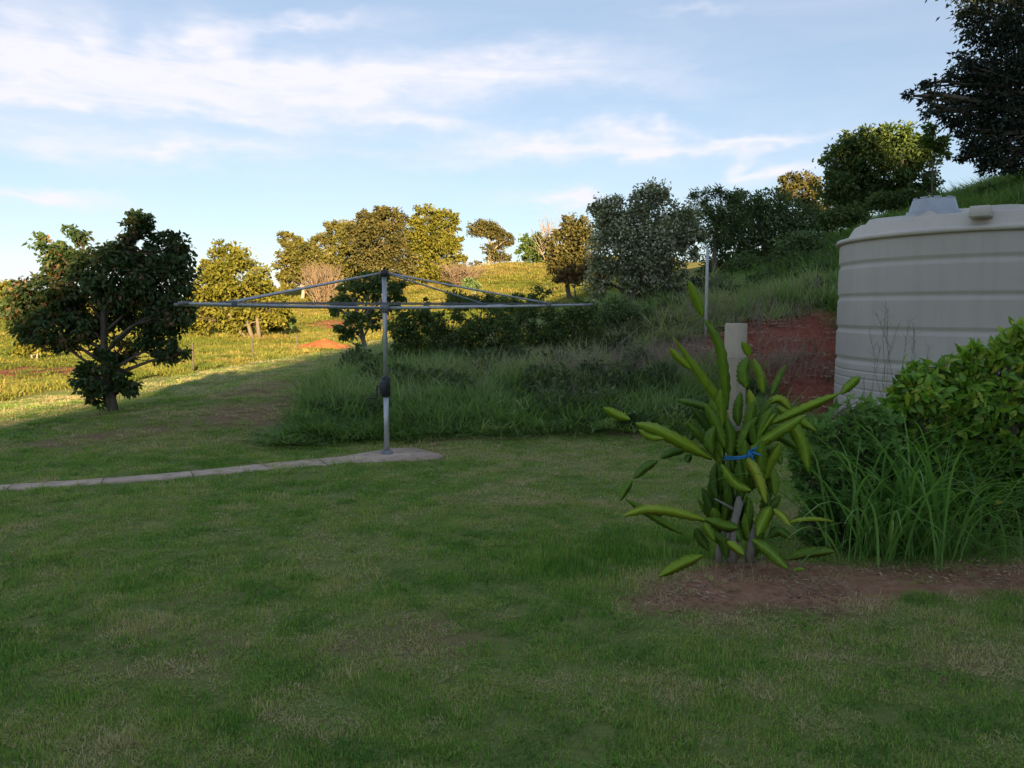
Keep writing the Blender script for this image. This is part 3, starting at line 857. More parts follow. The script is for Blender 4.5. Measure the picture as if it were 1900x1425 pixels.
def make_tree(name, label, cat, base_px, Y, lobes, n_leaf, leaf, width, mat, bark=None, trunk_r=0.1, seed=1, droop=0.3, group=None,
              tight=0.30, per=26, trunks=1, extra=None, twigs=True, depth=1.0, shell=0.5, base_xy=None, tint_mean=0.5):
    r = np.random.default_rng(seed)
    bark = bark or M_BARK
    if base_xy is None:
        b = P(base_px[0], base_px[1], Y)
        bx, by = b.x, Y
    else:
        bx, by = base_xy
    bz = Hs(bx, by) - 0.03
    root = empty(name, label, cat, group)
    root.location = (bx, by, bz)
    base = np.array([bx, by, bz])
    LC, LR, LW = [], [], []
    for q in lobes:
        px, py, rx, ry = q[:4]
        dy = q[4] if len(q) > 4 else r.uniform(-0.35, 0.35) * rx * Y / F
        c = P(px, py, Y + dy)
        kx, kz = rx * Y / F, ry * Y / F
        LC.append((c.x, c.y, c.z)); LR.append((kx, (kx + kz) / 2 * depth, kz)); LW.append((kx * kz) * (q[5] if len(q) > 5 else 1.0))
    LC, LR, LW = np.array(LC) - base, np.array(LR), np.array(LW)
    nc = max(6, int(n_leaf / per))
    cnt = np.maximum(2, np.round(nc * LW / LW.sum())).astype(int)
    C, O, RAD, LI = [], [], [], []
    for i in range(len(LC)):
        d = r.normal(0, 1, (cnt[i], 3)); d /= np.linalg.norm(d, axis=1, keepdims=True)
        rad = shell + (1 - shell) * r.uniform(0, 1, cnt[i]) ** 0.7
        rad *= r.uniform(0.85, 1.05, cnt[i])
        C.append(LC[i] + d * LR[i] * rad[:, None]); O.append(d)
        RAD.append(np.full(cnt[i], LR[i].mean())); LI += [i] * cnt[i]
    C, O, RAD, LI = np.concatenate(C), np.concatenate(O), np.concatenate(RAD), np.array(LI)
    C[:, 2] = np.maximum(C[:, 2], 0.12 + 0.2 * RAD * 0.3)
    csize = np.clip(tight * RAD, leaf * 0.9, None) * r.uniform(0.6, 1.3, len(C))
    ct = r.uniform(0, 1, len(C))
    # leaves
    idx = r.integers(0, len(C), n_leaf)
    off = np.clip(r.normal(0, 1, (n_leaf, 3)), -1.7, 1.7) * np.array([0.62, 0.62, 0.45])
    pos = C[idx] + off * csize[idx][:, None]
    pos[:, 2] = np.maximum(pos[:, 2], 0.04)
    ow = off * 0.8 + O[idx] * 0.7
    tint = np.clip(tint_mean - 0.5 + 0.55 * ct[idx] + 0.45 * r.uniform(0, 1, n_leaf), 0, 1)
    V, Fc, T = leaf_cloud(pos, ow, n_leaf, leaf, width, droop, r, tint=tint)
    me = raw_mesh('crown', V, Fc, np.full(len(Fc) // 3, 3), T)
    crown = obj('crown', me, mat, root)
    # trunk, limbs, twigs
    mb = MB()
    top = (LC * LW[:, None]).sum(0) / LW.sum()
    zs = LC[:, 2].max()
    for k in range(trunks):
        dx = (k - (trunks - 1) / 2) * trunk_r * 3.2
        tp = Vector((top[0] * 0.8 + dx * 3, top[1] * 0.8 + r.normal(0, trunk_r), top[2] + 0.25 * (zs - top[2])))
        tr = curve_pts((dx, 0, -0.05), tp, r, 0.07, 7)
        mb.tube(tr, list(np.linspace(trunk_r * 1.15, trunk_r * 0.35, 7)), 8, True, float(r.uniform(0, 1)))
        if k == 0:
            main = tr
    for i in range(len(LC)):
        t = float(np.clip((LC[i, 2] * 0.6) / max(tp.z, 0.1), 0.22, 0.9))
        f = t * 6; j = min(int(f), 5)
        st = main[j].lerp(main[j + 1], f - j)
        lim = curve_pts(st, LC[i], r, 0.18, 5, 0.3)
        r0 = trunk_r * (0.55 - 0.3 * t)
        mb.tube(lim, list(np.linspace(r0, r0 * 0.35, 5)), 5, True, 0.5)
        if twigs:
            mem = np.where(LI == i)[0]
            for c in mem[:min(len(mem), 26)]:
                a = lim[int(r.integers(2, 5))]
                mb.tube(curve_pts(a, C[c], r, 0.15, 4), [r0 * 0.3, r0 * 0.22, r0 * 0.16, r0 * 0.08], 4, False, 0.5)
    mb.build('trunk', bark, root, True)
    if extra:                      # blossoms: (n, size, material, part name)
        en, es, em, nm = extra
        idx = r.integers(0, len(C), en)
        off = r.normal(0, 1, (en, 3)); off /= np.linalg.norm(off, axis=1, keepdims=True)
        pos = C[idx] + (off * 0.75 + O[idx] * 0.5) * csize[idx][:, None]
        pos[:, 2] = np.maximum(pos[:, 2], 0.05)
        V, Fc, T = leaf_cloud(pos, off, en, es, es * 0.8, 0.0, r, tint=r.uniform(0, 1, en))
        obj(nm, raw_mesh(nm, V, Fc, np.full(len(Fc) // 3, 3), T), em, root)
    return root

M_DARK = leaf_mat('dark_leaves', [(0.0, (0.0341, 0.062, 0.0217)), (0.5, (0.062, 0.109, 0.0341)), (0.74, (0.101, 0.132, 0.0434)), (0.86, (0.186, 0.109, 0.0465)), (1.0, (0.264, 0.124, 0.0589))], 0.22, 0.45, 0.3)
M_GUM = leaf_mat('gum_leaves', [(0.0, (0.06, 0.07, 0.02)), (0.5, (0.13, 0.125, 0.03)), (1.0, (0.21, 0.18, 0.05))], 0.25, 0.55, 0.15)
M_GUMD = leaf_mat('olive_leaves', [(0.0, (0.04, 0.045, 0.018)), (0.5, (0.095, 0.09, 0.03)), (1.0, (0.16, 0.135, 0.045))], 0.25, 0.55, 0.15)
M_YEL = leaf_mat('yellow_green_leaves', [(0.0, (0.075, 0.09, 0.018)), (0.5, (0.15, 0.15, 0.024)), (1.0, (0.22, 0.20, 0.035))], 0.3, 0.55, 0.15)
M_MID = leaf_mat('mid_leaves', [(0.0, (0.0438, 0.0813, 0.0275)), (0.5, (0.0938, 0.15, 0.0425)), (1.0, (0.175, 0.213, 0.0625))], 0.28, 0.5, 0.2)
M_SHADE = leaf_mat('deep_leaves', [(0.0, (0.0502, 0.0869, 0.0347)), (0.5, (0.108, 0.166, 0.0579)), (1.0, (0.193, 0.251, 0.0965))], 0.2, 0.5, 0.2)
M_BRIGHT = leaf_mat('bright_leaves', [(0.0, (0.03, 0.065, 0.015)), (0.5, (0.075, 0.125, 0.022)), (1.0, (0.14, 0.18, 0.03))], 0.35, 0.5, 0.2)
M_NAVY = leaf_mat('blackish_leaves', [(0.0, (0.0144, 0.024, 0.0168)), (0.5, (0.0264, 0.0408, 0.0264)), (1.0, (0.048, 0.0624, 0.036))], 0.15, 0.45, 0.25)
M_GREY = leaf_mat('grey_green_leaves', [(0.0, (0.108, 0.13, 0.072)), (0.5, (0.202, 0.223, 0.122)), (1.0, (0.331, 0.338, 0.202))], 0.22, 0.6, 0.15)
M_CREAM = leaf_mat('cream_blossom', [(0.0, (0.425, 0.413, 0.275)), (1.0, (0.7, 0.7, 0.525))], 0.25, 0.7, 0.1)
M_YFLOW = leaf_mat('yellow_blossom', [(0.0, (0.45, 0.30, 0.02)), (1.0, (0.62, 0.45, 0.04))], 0.25, 0.7, 0.1)
M_RUST = leaf_mat('rusty_leaves', [(0.0, (0.10, 0.06, 0.03)), (0.5, (0.20, 0.13, 0.055)), (1.0, (0.28, 0.20, 0.09))], 0.3, 0.6, 0.1)

build_bank_weeds()

def build_trees():
    make_tree('broadleaf_tree', 'large dark leafy tree with rusty tints on the brown mown slope at left', 'tree', (212, 762), 11.4,
              [(258, 412, 24, 26, 0, 1.3), (240, 462, 36, 36, 0.1), (308, 462, 42, 34, 0.2), (135, 438, 34, 16, 0.1, .5), (68, 448, 22, 16, 0, .5), (130, 490, 55, 34, 0.2, .9), (100, 462, 30, 16, 0, .4), (215, 515, 75, 55, 0),
               (300, 520, 60, 55, 0.1), (90, 545, 60, 38, 0), (50, 575, 48, 36, 0.1, .9), (110, 610, 75, 38, -0.1), (180, 580, 70, 45, 0.3, .7), (320, 590, 40, 45, 0, .8), (270, 580, 55, 40, 0.25, .6),
               (215, 655, 45, 28, 0, .6), (290, 640, 45, 35, 0.1, .6), (332, 655, 16, 26, 0, .6), (185, 700, 48, 34, -0.1, .9), (230, 720, 40, 20, 0.05, .5), (180, 735, 26, 24, 0, .7), (120, 640, 22, 18, 0, .6)],
              26000, 0.085, 0.044, M_DARK, trunk_r=0.07, seed=21, droop=0.75, tight=0.29, per=32, tint_mean=0.54)
    make_tree('broadleaf_tree', 'sunlit yellow green tree standing in the valley behind the dark leafy tree', 'tree', (470, 636), 50,
              [(418, 482, 42, 34), (380, 530, 40, 55), (440, 520, 60, 45), (480, 555, 45, 40), (505, 570, 36, 36), (420, 580, 70, 34), (370, 590, 36, 30), (510, 600, 26, 16, 0, .5), (455, 600, 50, 22)],
              15000, 0.25, 0.16, M_YEL, trunk_r=0.13, seed=22, tight=0.27, per=40, trunks=3)
    make_tree('broadleaf_tree', 'golden tree cut by the left edge of the photo', 'tree', (-10, 625), 62,
              [(10, 548, 36, 26), (-30, 560, 50, 40), (15, 590, 40, 36), (55, 600, 25, 24), (0, 615, 40, 20), (-60, 590, 50, 50)],
              9000, 0.30, 0.2, M_YEL, trunk_r=0.3, seed=23, tight=0.28, per=36)
    make_tree('sapling_tree', 'small pale sapling in the pasture beside the bare red bank', 'tree', (65, 684), 34,
              [(62, 640, 26, 16), (45, 650, 18, 12), (80, 652, 14, 10)], 700, 0.2, 0.12, M_YEL, bark=M_PALEBARK, trunk_r=0.05, seed=24, trunks=2)
    g = 'gum trees of the grove on the far slope'
    make_tree('gum_tree', 'leftmost olive gum tree of the grove, with small tufted top', 'tree', (560, 545), 86,
              [(535, 447, 22, 16, 0, .8), (560, 462, 28, 20), (540, 485, 30, 28), (575, 490, 36, 32), (535, 518, 24, 22), (580, 520, 30, 20, 0, .6)], 12000, 0.32, 0.20, M_GUM, M_PALEBARK, 0.2, 25, group=g, tight=0.27, per=40)
    make_tree('gum_tree', 'second gum tree from the left in the grove, rounded and pale', 'tree', (640, 545), 90,
              [(625, 428, 30, 18), (650, 448, 32, 24), (600, 455, 28, 22), (640, 485, 42, 32), (610, 500, 30, 26), (665, 510, 30, 30)], 12000, 0.32, 0.20, M_GUM, M_PALEBARK, 0.2, 26, group=g, tight=0.27, per=40)
    make_tree('gum_tree', 'tall brownish gum tree in the grove right behind the clothes line post', 'tree', (712, 552), 80,
              [(690, 402, 30, 18), (725, 405, 32, 20), (670, 430, 28, 24), (710, 445, 46, 34), (690, 485, 40, 36), (735, 490, 36, 40), (720, 530, 36, 24, 0, .5), (714, 392, 8, 10, 0, 1.2)], 15000, 0.32, 0.20, M_GUMD, M_PALEBARK, 0.22, 27, group=g, tight=0.27, per=40)
    make_tree('gum_tree', 'rightmost and brightest yellow gum tree of the grove', 'tree', (800, 550), 83,
              [(790, 405, 34, 20), (825, 412, 26, 24), (845, 440, 14, 24, 0, .5), (780, 440, 36, 36), (820, 460, 32, 34), (785, 495, 40, 32), (845, 490, 20, 24), (815, 515, 34, 18)], 15000, 0.32, 0.20, M_YEL, M_PALEBARK, 0.22, 28, group=g, tight=0.27, per=40)
    make_tree('slender_tree', 'slender twin trunked tree between the clothes line post and the sunlit lawn', 'tree', (690, 662), 24,
              [(655, 548, 34, 24, 0.2), (632, 572, 20, 22, 0, .7), (690, 525, 34, 22, 0.1), (715, 552, 26, 30, 0), (650, 605, 32, 24, -0.2), (690, 590, 26, 24, 0, .6), (640, 630, 14, 12, 0, .5), (740, 540, 22, 20, 0, .6), (672, 640, 10, 10, 0, .3)],
              2900, 0.15, 0.085, M_MID, M_PALEBARK, 0.09, 29, droop=0.5, trunks=2, tight=0.34)
    make_tree('gum_tree', 'lone orange tinted gum tree on the ridge line', 'tree', (905, 496), 112,
              [(895, 424, 28, 14), (920, 432, 20, 12), (938, 446, 14, 14), (915, 462, 20, 12, 0, .7), (925, 480, 26, 10, 0, .6), (885, 490, 14, 8, 0, .4)], 6500, 0.32, 0.2, M_GUMD, M_PALEBARK, 0.3, 30, tight=0.36)
    make_tree('shrub_tree', 'small round dark tree beside the bare stems on the ridge', 'tree', (992, 496), 108,
              [(988, 448, 22, 18), (1006, 462, 20, 18), (975, 468, 18, 18), (1000, 482, 26, 12)], 3000, 0.42, 0.28, M_MID, trunk_r=0.25, seed=31, tight=0.36)
    make_tree('leafy_tree', 'dark green tree with sunlit yellow side left of the cream blossoming tree', 'tree', (1060, 535), 38,
              [(1065, 420, 24, 22), (1040, 455, 26, 30), (1080, 450, 26, 36), (1035, 490, 22, 26), (1065, 500, 34, 26)], 7000, 0.18, 0.11, M_GUMD, trunk_r=0.12, seed=32, tight=0.38)
    make_tree('rusty_shrub', 'rust brown shrub low in front of the dark tree on the ridge path', 'shrub', (1068, 535), 34,
              [(1070, 505, 26, 16), (1045, 512, 18, 12)], 900, 0.18, 0.11, M_RUST, trunk_r=0.04, seed=33)
    make_tree('blossoming_tree', 'broad grey green tree covered in cream blossom above the bank', 'tree', (1165, 655), 17.5,
              [(1205, 372, 40, 28, 0), (1130, 392, 36, 28, 0), (1165, 420, 60, 36, 0.1), (1260, 415, 36, 40, 0.1), (1225, 450, 55, 50, 0), (1140, 470, 46, 46, -0.1), (1285, 450, 22, 32, 0, .8), (1190, 505, 48, 36, -0.1), (1110, 520, 16, 44, 0, 1), (1240, 505, 34, 24, 0), (1180, 540, 28, 18, 0, .7)],
              17000, 0.085, 0.045, M_GREY, trunk_r=0.09, seed=34, tight=0.36, extra=(9500, 0.055, M_CREAM, 'blossom'))
    make_tree('spiky_tree', 'sparse dark tree with spiky leaf tufts against the sky', 'tree', (1330, 560), 20,
              [(1300, 368, 26, 16, 0, .8), (1335, 362, 22, 14, 0, .8), (1362, 368, 20, 14, 0, .8), (1330, 395, 46, 20, 0, 1), (1340, 430, 46, 36, 0.2)], 3200, 0.15, 0.03, M_SHADE, trunk_r=0.07, seed=35, tight=0.34, per=14)
    make_tree('leafy_tree', 'broad deep green tree mass between the blossoming tree and the rounded tree', 'tree', (1420, 500), 21,
              [(1385, 378, 32, 26), (1425, 378, 36, 28), (1465, 395, 36, 34), (1400, 415, 52, 38), (1455, 430, 52, 38), (1360, 450, 44, 44), (1420, 465, 50, 30), (1500, 420, 26, 40), (1340, 495, 36, 36), (1390, 500, 40, 26), (1460, 475, 40, 24), (1320, 540, 26, 26)],
              15000, 0.10, 0.05, M_SHADE, trunk_r=0.11, seed=36, tight=0.38)
    make_tree('leafy_tree', 'orange lit tree top showing above the deep green mass', 'tree', (1490, 420), 36,
              [(1465, 338, 26, 14), (1495, 335, 22, 16), (1480, 360, 40, 22), (1505, 380, 24, 30), (1525, 400, 24, 26), (1535, 425, 26, 20)], 4200, 0.17, 0.10, M_GUMD, trunk_r=0.1, seed=37, tight=0.36)
    make_tree('rounded_tree', 'rounded green and yellow tree on the hill behind the water tank', 'tree', (1625, 392), 28.6,
              [(1600, 262, 42, 22), (1655, 252, 46, 18), (1560, 295, 40, 30), (1620, 295, 55, 30), (1685, 280, 48, 32), (1550, 345, 34, 28), (1600, 340, 50, 30), (1655, 335, 44, 26), (1705, 315, 40, 26, 0, .7), (1720, 350, 30, 20, 0, .6), (1560, 372, 40, 22, 0, .8), (1620, 372, 46, 22, 0, .7), (1690, 362, 44, 20, 0, .7)],
              17000, 0.15, 0.085, M_MID, trunk_r=0.16, seed=38, tight=0.34, trunks=2)
    make_tree('sapling_tree', 'thin sapling with a bare straight stem rising behind the tank lid', 'tree', (1742, 372), 17,
              [(1735, 262, 26, 18), (1745, 290, 18, 12, 0, .5), (1725, 240, 14, 12, 0, .6)], 900, 0.09, 0.05, M_BRIGHT, trunk_r=0.022, seed=39, tight=0.4)
    make_tree('shade_tree', 'huge blackish tree in the top right corner', 'tree', (1985, 345), 18.5,
              [(1840, 30, 60, 60, 0), (1880, 110, 70, 60, 0), (1830, 160, 50, 40, 0), (1700, 178, 26, 20, 0, .35), (1745, 150, 36, 28, 0, .5), (1735, 195, 34, 24, 0, .5), (1790, 200, 46, 36, 0, .9), (1820, 255, 46, 34, 0), (1880, 220, 60, 50, 0), (1880, 285, 56, 30, 0, 1), (1810, 290, 34, 22, 0, .9), (1850, 310, 40, 20, 0, .8),
               (1820, -60, 70, 60, 0), (1920, -60, 90, 90, 0.5), (1960, 120, 90, 110, 0.5), (1990, 250, 80, 50, 0.3), (1790, 120, 30, 30, 0, .8), (1850, -130, 80, 60, 0), (2060, 20, 90, 120, 0.5)],
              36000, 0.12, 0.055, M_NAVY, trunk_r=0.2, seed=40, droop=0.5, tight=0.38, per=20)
    # shrubs along the top of the bank
    gs = 'yellow flowered shrubs on the bank'
    spec = [((755, 650), 13.2, [(745, 610, 28, 30), (778, 600, 28, 30), (760, 645, 34, 26), (740, 575, 16, 18, 0, .5), (790, 570, 12, 24, 0, .5)], 'yellow flowered shrub nearest the clothes line post on the bank'),
            ((835, 640), 14.0, [(810, 600, 28, 26), (850, 570, 26, 30, 0, .8), (835, 640, 46, 30), (875, 620, 20, 30)], 'yellow flowered shrub second from the clothes line post'),
            ((915, 650), 13.4, [(890, 612, 30, 26), (925, 588, 24, 34, 0, .8), (950, 625, 30, 24), (915, 655, 46, 24)], 'widest dark shrub with yellow flowers in the middle of the bank'),
            ((985, 630), 14.4, [(975, 590, 30, 26), (1005, 555, 26, 26, 0, .8), (1025, 600, 24, 30), (990, 630, 46, 28), (965, 548, 10, 18, 0, .4)], 'tall yellow flowered shrub right of the middle of the bank'),
            ((1060, 640), 14.0, [(1035, 610, 28, 24), (1075, 580, 28, 28), (1100, 615, 24, 26), (1060, 640, 40, 24)], 'green shrub with few flowers left of the dark round bush'),
            ((880, 600), 17.5, [(860, 562, 30, 14), (905, 560, 34, 14), (945, 565, 24, 12)], 'low flowered shrub furthest back on the bank top')]
    for i, (bp, Y, lb, lab) in enumerate(spec):
        make_tree('flowering_shrub', lab, 'shrub', bp, Y, lb, 4600, 0.06, 0.032, M_MID, trunk_r=0.025, seed=50 + i, group=gs, tight=0.34, per=34, extra=(120 if i != 4 else 25, 0.05, M_YFLOW, 'blossom'), depth=1.2)
    make_tree('round_bush', 'dark round bush at the foot of the blossoming tree', 'bush', (1160, 660), 14.6,
              [(1140, 580, 34, 28), (1180, 590, 34, 30), (1155, 620, 46, 28), (1120, 615, 24, 24)], 4200, 0.06, 0.035, M_SHADE, trunk_r=0.03, seed=60, tight=0.42)
    make_tree('round_bush', 'dusky bush filling the gap right of the blossoming tree trunk', 'bush', (1265, 610), 16.5,
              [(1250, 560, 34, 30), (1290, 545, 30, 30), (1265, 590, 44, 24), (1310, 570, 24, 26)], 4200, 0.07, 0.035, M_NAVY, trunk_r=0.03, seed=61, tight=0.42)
    for i, (bp, Y, lb, lab) in enumerate([((1400, 520), 18.5, [(1385, 495, 34, 24), (1425, 500, 32, 22)], 'low scrub bush below the broad deep green tree'),
            ((1480, 480), 18.0, [(1465, 458, 30, 22), (1500, 450, 30, 24), (1485, 475, 36, 18)], 'scrub bush on the bank just left of the tank roof'),
            ((1560, 430), 19.0, [(1545, 405, 26, 20), (1580, 400, 28, 18)], 'scrub bush peeping over the left edge of the tank roof'),
            ((1660, 390), 20.0, [(1640, 375, 30, 14), (1680, 370, 28, 14)], 'scrub bush behind the left side of the tank lid')]):
        make_tree('scrub_bush', lab, 'bush', bp, Y, lb, 3000, 0.085, 0.042, M_SHADE if i < 2 else M_MID, trunk_r=0.025, seed=160 + i, group='scrub bushes on the right bank', tight=0.42, depth=1.2)
    make_tree('round_bush', 'small dark bush under the yellow green valley tree', 'bush', (525, 620), 52,
              [(525, 600, 20, 12), (505, 606, 12, 8)], 900, 0.26, 0.16, M_MID, trunk_r=0.06, seed=62)
    make_tree('round_bush', 'small dark bush on the sunlit slope right of the grove', 'bush', (875, 545), 62,
              [(872, 525, 14, 12), (885, 532, 10, 8)], 700, 0.26, 0.16, M_SHADE, trunk_r=0.06, seed=63)
build_trees()

def twig_plant(name, label, cat, base_px, Y, h, spread, n, seed, mat, group=None, r0=0.01, sub=3):
    r = np.random.default_rng(seed)
    b = P(base_px[0], base_px[1], Y)
    root = empty(name, label, cat, group)
    root.location = (b.x, Y, Hs(b.x, Y) - 0.02)
    for k in range(n):
        mb = MB()
        a = r.uniform(0, 6.28); s = spread * r.uniform(0.2, 1) * (0.2 if n == 1 else 1)
        top = Vector((math.cos(a) * s, math.sin(a) * s, h * r.uniform(0.7, 1.0)))
        pts = curve_pts((math.cos(a) * s * 0.15, math.sin(a) * s * 0.15, 0), top, r, 0.12, 5)
        mb.tube(pts, list(np.linspace(r0, r0 * 0.3, 5)), 4, True, 0.5)
        for q in range(sub):
            st = pts[int(r.integers(1, 4))]
            e = st + Vector((r.normal(0, spread * 0.3), r.normal(0, spread * 0.3), h * r.uniform(0.15, 0.45)))
            mb.tube(curve_pts(st, e, r, 0.15, 4), [r0 * 0.55, r0 * 0.4, r0 * 0.3, r0 * 0.15], 4, False, 0.5)
        mb.build('stem', mat, root, True)

M_PINKTWIG = plain_mat('pink_twig', (0.15, 0.115, 0.08), (0.24, 0.18, 0.13), 3, 0.95, 0.05)
twig_plant('bare_shrub', 'pinkish leafless shrub at the left foot of the grove', 'shrub', (600, 545), 74, 4.2, 2.2, 60, 70, M_PINKTWIG, r0=0.05, sub=9)
twig_plant('bare_shrub', 'pinkish dry brush below the rightmost yellow gum tree', 'shrub', (850, 540), 76, 2.4, 3.0, 50, 71, M_PINKTWIG, r0=0.05, sub=8)
twig_plant('bare_tree', 'bare pale stems standing up beside the small round ridge tree', 'tree', (1022, 490), 104, 6.6, 3.0, 12, 72, M_TWIG, r0=0.07, sub=6)
twig_plant('dead_weed', 'pale dead weed on the red soil next to the white pole', 'weed', (1410, 600), 13.6, 0.62, 0.16, 3, 73, M_TWIG, r0=0.011, sub=5)
twig_plant('dead_weed', 'pale dead weed on the bank close to the water tank', 'weed', (1502, 575), 14.6, 0.62, 0.3, 4, 74, M_TWIG, r0=0.011, sub=5)
twig_plant('dead_weed', 'pale dead stalk standing below the dusky bush', 'weed', (1212, 645), 12.6, 0.5, 0.12, 2, 75, M_TWIG, r0=0.011, sub=4)

def soil_mound():
    r = np.random.default_rng(3)
    c = P(590, 652, 43)
    vs, fs = [], []
    R, S = 12, 40
    for i in range(R + 1):
        t = i / R
        for k in range(S):
            a = 2 * math.pi * k / S
            wob = 1 + 0.15 * math.sin(3 * a + 1) + 0.08 * math.sin(7 * a)
            x = math.cos(a) * 1.75 * t * wob; y = math.sin(a) * 1.2 * t * wob
            h = 0.55 * (1 - t) ** 1.1 + 0.0
            h *= 0.8 + 0.5 * float(fbm(np.array([x * 1.5 + 9]), np.array([y * 1.5]), 5)[0])
            vs.append((x + 0.35 * (1 - t), y, Hs(c.x + x, 43 + y) - Hs(c.x, 43) + h - 0.04 * t))
    for i in range(R):
        for k in range(S):
            k2 = (k + 1) % S
            fs.append((i * S + k, (i + 1) * S + k, (i + 1) * S + k2, i * S + k2))
    mb = MB(); mb.add(vs, fs)
    o = mb.build('soil_mound', plain_mat('red_soil', (0.26, 0.075, 0.03), (0.40, 0.14, 0.06), 2.5, 0.95, 0.05, bump=0.05, bscale=6), None, True)
    o.location = (c.x, 43, Hs(c.x, 43))
    tag(o, 'heap of bare red soil in the sunlit pasture', 'soil mound')
soil_mound()

def wire_fence():
    root = empty('wire_fence', 'low wire fence with thin dark posts along the sunlit mown strip', 'fence')
    line = [(-12.9 + (y - 17) * 0.12, y) for y in (14, 18.8, 23.6, 28.4, 33.2, 38, 42.8, 47.6)]
    M_P = plain_mat('fence_steel', (0.05, 0.045, 0.04), (0.10, 0.085, 0.07), 9, 0.7, 0.3)
    tops = []
    for (x, y) in line:
        z = Hs(x, y)
        mb = MB(); mb.box((x, y, z + 0.45), (0.05, 0.05, 1.1))
        mb.build('post', M_P, root)
        tops.append((x, y, z))
    for h in (0.4, 0.65, 0.9):
        mb = MB(); mb.tube([(x, y - 0.03, z + h) for x, y, z in tops], 0.004, 4)
        mb.build('wire', M_P, root)
wire_fence()

# ------------------------------------------------------------------ rotary clothes line
def clothes_line():
    M_GAL = plain_mat('galvanised_steel', (0.40, 0.41, 0.43), (0.56, 0.57, 0.59), 14, 0.45, 0.5, 0.55, bump=0.0006, bscale=120, stretch=(1, 1, 0.3), c3=(0.26, 0.25, 0.24), s3=22, a3=0.5)
    M_DKG = plain_mat('dull_steel', (0.16, 0.16, 0.17), (0.26, 0.26, 0.27), 14, 0.6, 0.4, 0.4)
    M_BLK = plain_mat('black_gearbox', (0.018, 0.018, 0.024), (0.04, 0.04, 0.05), 20, 0.5, 0.4)
    q = P(718, 846, 8.55)
    x, y = q.x, 8.55
    z = Hs(x, y) + 0.02
    root = empty('rotary_clothes_line', 'grey steel rotary clothes line standing on the concrete pad', 'clothes line')
    root.location = (x, y, z)
    top = P(712, 503, 8.55).z - z
    arm_z = P(712, 570, 8.55).z - z
    gear = P(714, 718, 8.55).z - z
    mb = MB(); mb.tube([(0, 0, -0.1), (0, 0, gear)], 0.029, 14); mb.build('lower_post', M_GAL, root, True)
    mb = MB(); mb.tube([(0, 0, gear), (0, 0, top - 0.02)], 0.025, 14); mb.build('upper_post', M_GAL, root, True)
    mb = MB(); mb.lathe([(0.075, -0.01), (0.07, 0.02), (0.045, 0.045), (0.031, 0.05)], seg=16); mb.build('base_collar', M_DKG, root, True)
    mb = MB(); mb.tube([(0, 0, gear - 0.11), (0, 0, gear - 0.1), (0, 0, gear + 0.1), (0, 0, gear + 0.115)], [0.036, 0.048, 0.048, 0.034], 14)
    mb.box((-0.02, -0.045, gear - 0.01), (0.07, 0.06, 0.13))
    gb = mb.build('crank_gearbox', M_BLK, root)
    mb = MB(); mb.tube([(-0.04, -0.06, gear + 0.02), (-0.085, -0.07, gear + 0.01), (-0.09, -0.075, gear - 0.11), (-0.15, -0.08, gear - 0.115)], 0.010, 8)
    mb.build('crank_handle', M_BLK, gb)
    mb = MB(); mb.tube([(0, 0, top - 0.06), (0, 0, top - 0.055), (0, 0, top), (0, 0, top + 0.015)], [0.03, 0.045, 0.042, 0.02], 12); mb.build('top_hub', M_BLK, root)
    mb = MB(); mb.tube([(0, 0, arm_z - 0.06), (0, 0, arm_z - 0.05), (0, 0, arm_z + 0.03), (0, 0, arm_z + 0.04)], [0.03, 0.046, 0.046, 0.03], 12); mb.build('arm_hub', M_DKG, root)
    # arms: left-back, right-back, front-left, front-right
    Larm = 2.32
    tips = []
    for an in (172, 8, 228, 52):
        a = math.radians(an + 4)
        d = Vector((math.cos(a), math.sin(a), 0))
        rise = 0.028
        tip = d * Larm + Vector((0, 0, arm_z + rise))
        mb = MB(); mb.tube([d * 0.03 + Vector((0, 0, arm_z - 0.01)), d * 1.2 + Vector((0, 0, arm_z + 0.006)), tip], [0.016, 0.0155, 0.014], 10)
        arm = mb.build('arm', M_GAL, root, True)
        mb = MB(); mb.tube([tip - d * 0.05, tip + d * 0.03], 0.018, 10); mb.build('end_cap', M_DKG, arm)
        k = 0.79
        at = d * (Larm * k) + Vector((0, 0, arm_z + rise * k + 0.02))
        mb = MB(); mb.tube([d * 0.03 + Vector((0, 0, top - 0.02)), d * (Larm * k * 0.5) + Vector((0, 0, (top + at.z) / 2 - 0.01)), at], 0.0105, 8)
        mb.build('stay', M_GAL, root, True)
        mb = MB(); mb.box((at.x, at.y, at.z - 0.012), (0.05, 0.05, 0.05), a); mb.build('bracket', M_DKG, root)
        tips.append((d, rise))
    order = [0, 2, 1, 3] if False else [0, 2, 1, 3]
    ang = sorted(tips, key=lambda t: math.atan2(t[0].y, t[0].x))
    for i in range(6):
        rr = Larm * (0.42 + 0.112 * i)
        pts = [t[0] * rr + Vector((0, 0, arm_z + t[1] * rr / Larm + 0.018)) for t in ang]
        pts.append(pts[0])
        mb = MB(); mb.tube(pts, 0.0016, 4, False); mb.build('line_wire', M_DKG, root)
clothes_line()

